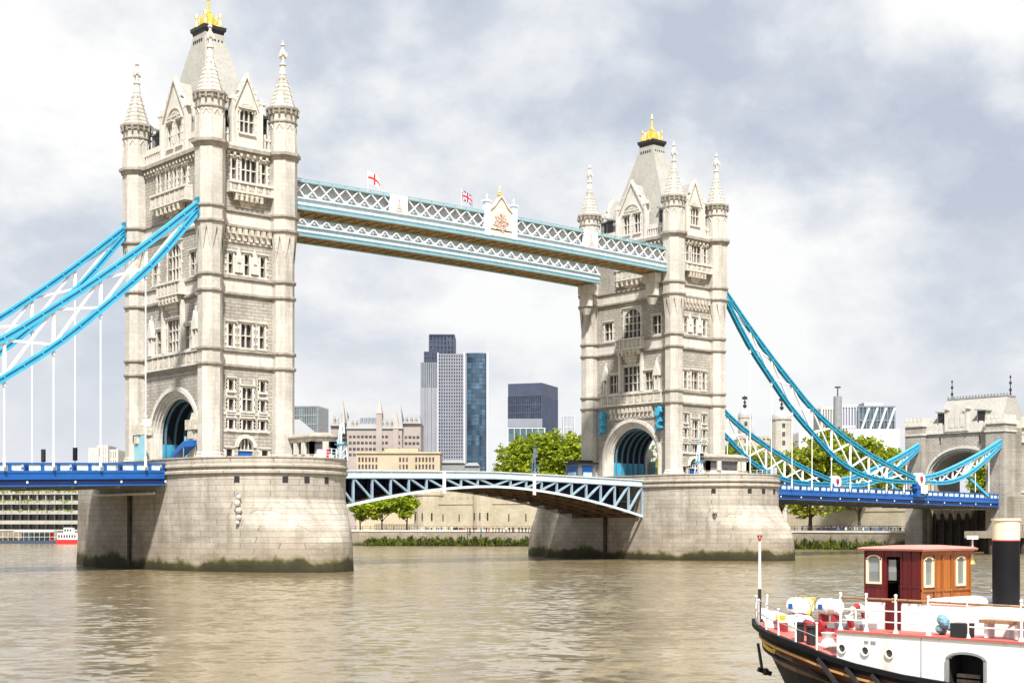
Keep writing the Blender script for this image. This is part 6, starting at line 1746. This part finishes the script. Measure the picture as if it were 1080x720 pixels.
# beige custom house
D = 470; s = D / FPX
T = frame_root('beige_office', 425, D, 'low sandy office building under the pink gabled one', 'office building')
Z = lambda py: hgt(py, D) - 3.4
w_ = MB(); w_.box((376 - 425) * s, (464 - 425) * s, 0, 16, 0, Z(478)); w_.build('wall', M['sand'], T)
w_ = MB(); w_.box((375 - 425) * s, (465 - 425) * s, -.4, 16.4, Z(478) + .003, Z(476.2)); w_.box((405 - 425) * s, (440 - 425) * s, 4, 14, Z(476.2) + .003, Z(472)); w_.build('cornice', M['sand'], T)
for a, n in ((378, 6), (421, 3), (438, 6)):
    for py in (482, 489.5):
        f = MB()
        for i in range(n): f.box((a + i * 3.6 - 425) * s, (a + i * 3.6 + 1.9 - 425) * s, -.1, 0, Z(py + 4.6), Z(py))
        f.build('window_row', M['pane'], T)
T = frame_root('grey_shed', 478, 480, 'low grey pavilion roofs behind the raised bascules', 'pavilion')
s = 480 / FPX; Z = lambda py: hgt(py, 480) - 3.4
c = MB()
for a, b, py in ((446, 462, 490), (462.2, 490, 488), (490.2, 506, 491)): c.box((a - 478) * s, (b - 478) * s, 0, 10, 0, Z(py)); c.add([((a - 478) * s, -.5, Z(py)), ((b - 478) * s, -.5, Z(py)), ((b - 478 - 3) * s, 5, Z(py - 4)), ((a - 478 + 3) * s, 5, Z(py - 4))], [(0, 1, 2, 3)])
c.build('wall', M['lead'], T)
T = frame_root('crane', 423, 900, 'pale blue crane jib above the pink office roofs', 'crane')
s = 900 / FPX; Z = lambda py: hgt(py, 900) - 3.4
c = MB(); c.bar((-16 * s, 0, Z(430)), (0, 0, Z(431)), .9); c.bar((-16 * s, 0, Z(429)), (-2 * s, 0, Z(429.5)), .5); c.build('jib', M['sky_blue'], T)
c = MB(); c.bar((-9 * s, 0, 0), (-9 * s, 0, Z(429)), 1.2); c.build('mast', M['lead'], T)
# modern block at right with braced glass front, chimney, white block
D = 620; s = D / FPX
T = frame_root('office_block', 906, D, 'pale modern block with a diagonally braced glass front at right', 'office block')
Z = lambda py: hgt(py, D) - 3.4; XX = lambda px: (px - 906) * s
facade_block(T, 37 * s, 20, Z(428), 9, 10, M['teal_glass'], M['steel_grey'], 0, .3, .5, XX(906), 0)
c = MB()
for i in range(4): c.bar((XX(907 + i * 9), -.9, Z(456)), (XX(916 + i * 9), -.9, Z(430)), .9)
c.build('brace', M['steel_white'], T)
facade_block(T, 18 * s, 18, Z(426), 6, 6, M['steel_grey'], M['steel_white'], 0, .5, 1.2, XX(886), 2)
facade_block(T, 16 * s, 18, Z(428), 6, 6, M['steel_grey'], M['concrete'], 0, .5, 1.2, XX(869), 4)
c = MB(); c.box(XX(915), XX(935), 6, 16, Z(428) + .01, Z(423)); c.build('plant_room', M['steel_white'], T)
T = frame_root('chimney', 883.5, 600, 'slim dark chimney in front of the modern block', 'chimney')
c = MB(); c.lathe([(2.0, 0), (1.7, hgt(418, 600) - 3.4)], (0, 0), 12); c.build('shaft', M['lead'], T); c = MB(); c.tube([(0, 0, hgt(418, 600) - 3.4), (0, 0, hgt(409, 600) - 3.4)], .25, 6); c.box(-1.2, 1.2, -.3, .3, hgt(409, 600) - 3.4, hgt(407.5, 600) - 3.4); c.build('mast', M['iron'], T)
D = 540; s = D / FPX
T = frame_root('white_block', 921, D, 'plain white office block below the braced glass building', 'office block')
facade_block(T, 51 * s, 16, hgt(452.5, D) - 3.4, 6, 20, M['steel_grey'], M['white'], 0, .9, 1.6)
T = frame_root('white_block', 856, 560, 'small white block between the domed turret and the trees', 'office block')
facade_block(T, 24 * 560 / FPX, 14, hgt(455, 560) - 3.4, 5, 8, M['steel_grey'], M['white'], 0, .9, 1.4)

# the old castle keep with its domed turrets
D = 500; s = D / FPX
M['dome_lead'] = paint('dome_lead', (0.34, 0.35, 0.36), .6, .1, .5)
M['keep_stone'] = stone('keep_stone', (0.58, 0.55, 0.49), (0.52, 0.49, 0.43), (0.42, 0.40, 0.35), 1.1, .5, .03, .2, st_amt=.4)
T = frame_root('castle_keep', 806, D, 'pale stone keep with domed corner turrets behind the right chains', 'castle')
Z = lambda py: hgt(py, D) - 3.4; XX = lambda px: (px - 806) * s
c = MB(); c.box(XX(779), XX(836), 2, 26, 0, Z(462)); 
for i in range(13): c.box(XX(780 + i * 4.3), XX(782.4 + i * 4.3), 1.6, 2.6, Z(462), Z(459.5))
c.build('wall', M['cream'], T)
for px, w, y, pt in ((787.5, 7, 4, 440), (824.5, 11, 0, 443), (800, 7, 24, 452)):
    t = MB(); t.lathe([(w * s, 0), (w * s, Z(pt)), (w * s * 1.08, Z(pt) + .1), (w * s * 1.08, Z(pt - 1.5))], (XX(px), y), 12); o = t.build('turret', M['keep_stone'], T)
    f = MB()
    for j in range(3): f.box(XX(px) - .5, XX(px) + .5, y - w * s - .1, y - w * s + .4, Z(pt + 8 + j * 9), Z(pt + 4 + j * 9))
    f.build('window', M['pane'], o)
    dm = MB(); rr = w * s; dm.lathe([(rr * 1.02, Z(pt - 1.5)), (rr, Z(pt - 4)), (rr * .78, Z(pt - 7)), (rr * .4, Z(pt - 9.3)), (.3, Z(pt - 10.5))], (XX(px), y), 14); dm.build('dome', M['dome_lead'], o, True)
    v = MB(); v.tube([(XX(px), y, Z(pt - 10)), (XX(px), y, Z(pt - 24))], .18, 6); v.ball((XX(px), y, Z(pt - 13)), .7, 8, 6); v.ball((XX(px), y, Z(pt - 17)), .5, 8, 6); v.box(XX(px) - .9, XX(px) + .9, y - .1, y + .1, Z(pt - 23), Z(pt - 20)); v.build('weathervane', M['iron'], o)

# castle curtain walls along the wharf
def curtain(pa, da, pb, db, h, label, bast=(), slits=True, stepped=None):
    xa, ya = at(pa, da); xb, yb = at(pb, db)
    ang = math.atan2(yb - ya, xb - xa); ln = math.hypot(xb - xa, yb - ya)
    T = empty('curtain_wall', (xa, ya, 3.4), label, 'castle wall', 'castle walls along the wharf', ang)
    w_ = MB(); w_.box(0, ln, 0, 2.2, 0, h); k = int(ln / 2.4)
    for i in range(k): w_.box(i * 2.4 + .3, i * 2.4 + 1.7, 0, .7, h, h + .9)
    if stepped: w_.box(stepped[0] * ln, stepped[1] * ln, 2.5, 9, 0, h + stepped[2])
    w_.build('wall', M['cream'], T)
    st = MB(); st.box(0, ln, -.15, 0, h - 1.2, h - .95); st.box(0, ln, -.35, 0, 0, .8); st.build('string_course', M['cream'], T)
    for f, r, hh in bast:
        b_ = MB(); b_.lathe([(r * 1.08, 0), (r, 1.5), (r, hh), (r * 1.06, hh + .1), (r * 1.06, hh + 1)], (f * ln, 1), 16); o = b_.build('bastion', M['cream'], T)
        q = MB()
        for a in (-.5, .15, .8): q.box(f * ln + r * math.sin(a) - .16, f * ln + r * math.sin(a) + .16, 1 - r * math.cos(a) - .12, 1 - r * math.cos(a) + .3, 3.5, 5.6)
        q.build('arrow_slit', M['dark'], o)
    if slits:
        for i in range(int(ln / 5.5)):
            if any(abs(i * 5.5 + 2.5 - f * ln) < r + .5 for f, r, hh in bast): continue
            q = MB(); q.box(i * 5.5 + 2.35, i * 5.5 + 2.65, -.08, .2, 3.2, 5.2); q.build('arrow_slit', M['dark'], T)
    return T
curtain(443, 418, 566, 398, 9.2, 'cream castle wall with round bastion and arrow slits under the bascules', ((.06, 4.2, 10.6), (.55, 3.3, 12.2)), True, (.12, .5, 2.6))
curtain(566, 400, 700, 392, 8.0, 'cream castle wall behind the farther pier', ((.5, 4, 10),))
curtain(830, 372, 1000, 330, 6.6, 'plain cream castle wall below the right deck behind the wharf trees', (), False)
T = frame_root('gatehouse_block', 470, 440, 'cream inner castle tower rising behind the curtain wall', 'castle tower')
c = MB(); c.box(-9, -1, 0, 8, 0, 14.5); c.box(-.5, 6, 1, 8, 0, 13); 
for i in range(4): c.box(-9 + i * 2.1, -7.8 + i * 2.1, 0, .8, 14.5, 15.4)
c.build('wall', M['cream'], T); c = MB(); c.add([(-.8, .8, 13), (6.3, .8, 13), (6.3, 8, 13), (-.8, 8, 13), (2, 4.5, 16), (4, 4.5, 16)], [(0, 1, 5, 4), (1, 2, 5), (2, 3, 4, 5), (3, 0, 4)]); c.build('roof', M['pink_stone'], T)
c = MB()
for x in (-7, -4, 1, 3.5): c.box(x, x + .8, -.1, 0, 10, 11.6) if x < 0 else c.box(x, x + .8, .9, 1, 9, 10.6)
c.build('window', M['pane'], T)

# concrete hotel at far left, with balconies
M['hotel_concrete'] = paint('hotel_concrete', (0.36, 0.345, 0.31), .85, .15, .3, dirt=(0.22, 0.2, 0.18))
T = frame_root('hotel', 36, 470, 'stepped concrete hotel with planted balconies at far left', 'hotel', None, -6)
s = 470 / FPX; XX = lambda px: (px - 36) * s; Z = lambda py: hgt(py, 470) - 3.4
b = MB(); b.box(XX(-40), XX(112), 3, 22, 0, Z(512)); b.build('glazing', M['tower_dark'], T)
for i, py in enumerate((517, 527.5, 538, 548.5, 559)):
    q = MB(); out_ = .8 * i; q.box(XX(-40), XX(112), 1.6 - out_, 3.2, Z(py + 4), Z(py)); q.build('balcony_front', M['hotel_concrete'], T)
q = MB()
for i in range(17): q.box(XX(-40 + i * 9.5), XX(-40 + i * 9.5 + .9), 1.9, 3.2, 0, Z(517)); 
q.build('cross_wall', M['hotel_concrete'], T)
q = MB(); q.box(XX(-40), XX(112), 8, 24, Z(512), Z(500)); q.build('upper_storey', M['concrete'], T)
q = MB()
for i in range(420):
    x = random.uniform(XX(-10), XX(80)); k = random.choice((0, 0, 1, 2)); py = (516.8, 527.3, 537.8)[k]
    z = Z(py) + random.uniform(-.6, .35); a = random.uniform(0, 3.1); ss = random.uniform(.2, .45); y = 1.5 - .8 * k + random.uniform(-.25, .25)
    q.add([(x - ss * math.cos(a), y - ss * math.sin(a), z), (x, y, z - ss * .6), (x + ss * math.cos(a), y + ss * math.sin(a), z), (x, y, z + ss * .7)], [(0, 1, 2, 3)])
q.build('planting', M['leaf_a'], T)
# pontoon and river bus in front of it
x, y = at(22, 436)
T = empty('pontoon', (x, y, 0), 'dark floating pontoon with a white canopy in front of the hotel', 'pontoon', None, YAW - R(90))
s = 436 / FPX
q = MB(); q.box(-26 * s, 38 * s, 0, 5, 0, .9); q.build('float', M['dark_trim'], T)
q = MB(); q.box(-8 * s, 34 * s, .5, 4.5, 3.6, 3.9); q.build('canopy', M['white'], T)
q = MB()
for i in range(12): q.box((-25 + i * 5.5) * s, (-24.8 + i * 5.5) * s, .3, .45, .9, 3.6)
q.bar((-26 * s, .3, 2.0), (38 * s, .3, 2.0), .08); q.build('railing', M['white'], T)
q = MB(); q.box(-2 * s, 30 * s, 2.5, 4, .9, 3.2); q.build('kiosk', M['teal_glass'], T)
q = MB(); q.box(28 * s, 32 * s, 2.2, 2.45, .9, 3.3); q.build('red_sign', M['red'], T)
x, y = at(70, 426)
T = empty('river_bus', (x, y, 0), 'red and white passenger boat moored beside the pontoon', 'passenger boat', None, YAW - R(90))
s = 426 / FPX
hl = lambda z, a: [((-11 + a) * s, 0, z), ((16) * s, -.3, z), ((20) * s, 2.2, z), ((16) * s, 4.6, z), ((-11 + a) * s, 4.4, z)]
q = MB(); q.loft([hl(-.3, 1.5), hl(1.0, 0), hl(1.3, -.2)]); q.build('hull', M['red'], T)
q = MB(); q.loft([[((-10) * s, .3, z), ((13 - a) * s, .3, z), ((13 - a) * s, 4, z), ((-10) * s, 4, z)] for z, a in ((1.3, 0), (3.2, 2))]); q.box(-4 * s, 5 * s, 1, 3.5, 3.2, 4.8); q.build('cabin', M['white'], T)
q = MB()
for i in range(7): q.box((-9 + i * 2.8) * s, (-7.2 + i * 2.8) * s, .2, .32, 1.9, 2.7)
for i in range(3): q.box((-3.4 + i * 2.8) * s, (-1.4 + i * 2.8) * s, .92, 1.02, 3.7, 4.4)
q.build('window', M['pane'], T)

# railings, park fence and visitors on the wharf
def person(col, rnd):
    mb = MB(); st = rnd.uniform(.04, .2)
    mb.mi = 1
    for sg in (-1, 1): mb.tube([(sg * .10, sg * st, 0), (sg * .10, sg * st * .5, .45), (sg * .09, 0, .88)], [.06, .075, .10], 6)
    mb.mi = 0
    mb.lathe([(.12, .84), (.17, .95), (.15, 1.12), (.19, 1.32), (.2, 1.42), (.07, 1.5)], (0, 0), 8, sy=.65)
    for sg in (-1, 1): mb.tube([(sg * .2, 0, 1.42), (sg * .26, .03, 1.14), (sg * .24, -.10, .86)], [.06, .05, .04], 6)
    mb.mi = 2
    mb.tube([(0, 0, 1.46), (0, 0, 1.56)], .055, 6); mb.ball((0, 0, 1.64), .105, 8, 6, sz=1.15)
    return mb
M['skin'] = paint('skin', (0.52, 0.34, 0.26), .6); M['trouser'] = paint('dark_trousers', (0.05, 0.055, 0.08), .8, .3, 3)
cloths = [paint('coat_cloth_%s' % n, c, .85, .15, 3) for n, c in (('navy', (.03, .04, .09)), ('black', (.025, .025, .03)), ('white', (.7, .7, .68)), ('red', (.4, .05, .05)), ('grey', (.22, .22, .23)), ('blue', (.10, .18, .38)))]
rnd = random.Random(3)
cn = ('navy', 'black', 'white', 'red', 'grey', 'blue')
protos = []
for i in range(6):
    p = person(i, rnd).build('person', [cloths[i], M['trouser'], M['skin']], None, True); protos.append([p, False])
def put_person(px, depth, i):
    p, u = protos[i]; o = p.copy() if u else p
    if u: COL.objects.link(o)
    protos[i][1] = True
    x, y = at(px, depth); o.location = (x, y, 3.42); o.rotation_euler = (0, 0, rnd.uniform(0, 6.28)); k = rnd.uniform(.93, 1.07); o.scale = (k, k, k)
    side = 'between the two piers' if px < 700 else 'right of the far pier'
    tag(o, 'visitor in a %s top standing on the wharf %s' % (cn[i], side), 'person', 'visitors on the wharf in %s tops %s' % (cn[i], side))
for i in range(34): put_person(446 + i * 3.35 + rnd.uniform(-1.4, 1.4), 396 - i * .75 + rnd.uniform(-3, 4), rnd.choice((0, 0, 1, 1, 2, 3, 4, 5)))
for i in range(36): put_person(838 + i * 3.3 + rnd.uniform(-1.4, 1.4), 352 - i * .75 + rnd.uniform(-3, 6), rnd.choice((0, 1, 1, 2, 2, 4, 5)))
x0_, y0_ = at(395, 408); x1_, y1_ = at(446, 404)
T = empty('park_fence', (x0_, y0_, 3.4), 'grey fence behind the young wharf trees', 'fence', None, math.atan2(y1_ - y0_, x1_ - x0_))
ln = math.hypot(x1_ - x0_, y1_ - y0_); q = MB(); q.box(0, ln, 0, .3, 0, .9); q.box(0, ln, .05, .2, 2.2, 2.35)
for i in range(int(ln / .5)): q.box(i * .5, i * .5 + .1, .05, .2, .9, 2.2)
q.build('railing', M['lead'], T)
x0_, y0_ = at(846, 366); x1_, y1_ = at(965, 338)
T = empty('park_fence', (x0_, y0_, 3.4), 'dark fence behind the visitors right of the far pier', 'fence', None, math.atan2(y1_ - y0_, x1_ - x0_))
ln = math.hypot(x1_ - x0_, y1_ - y0_); q = MB(); q.box(0, ln, .05, .15, 1.9, 2.0)
for i in range(int(ln / .35)): q.box(i * .35, i * .35 + .14, .05, .15, 0, 1.95)
q.build('railing', M['lead'], T)
x_, y_ = at(483, 398)
T = empty('parked_car', (x_, y_, 3.42), 'dark round-roofed vehicle parked on the wharf under the bascules', 'car', None, YAW - R(95))
q = MB(); q.loft([[(-2.1, y, .35), (2.1, y, .35), (2.15, y, .8), (1.3, y * .92, .95), (.75, y * .86, 1.45), (-1.0, y * .86, 1.5), (-1.8, y * .92, 1.0), (-2.15, y, .85)] for y in (-.85, .85)]); q.build('body', M['iron'], T)
q = MB(); q.box(-.95, .65, -.86, .86, 1.0, 1.38); q.build('window', M['pane'], T)
for sx in (-1.3, 1.3):
    for sy in (-.86, .7): w_ = MB(); w_.tube([(sx, sy, .34), (sx, sy + .16, .34)], .34, 12); w_.build('wheel', M['iron'], T)
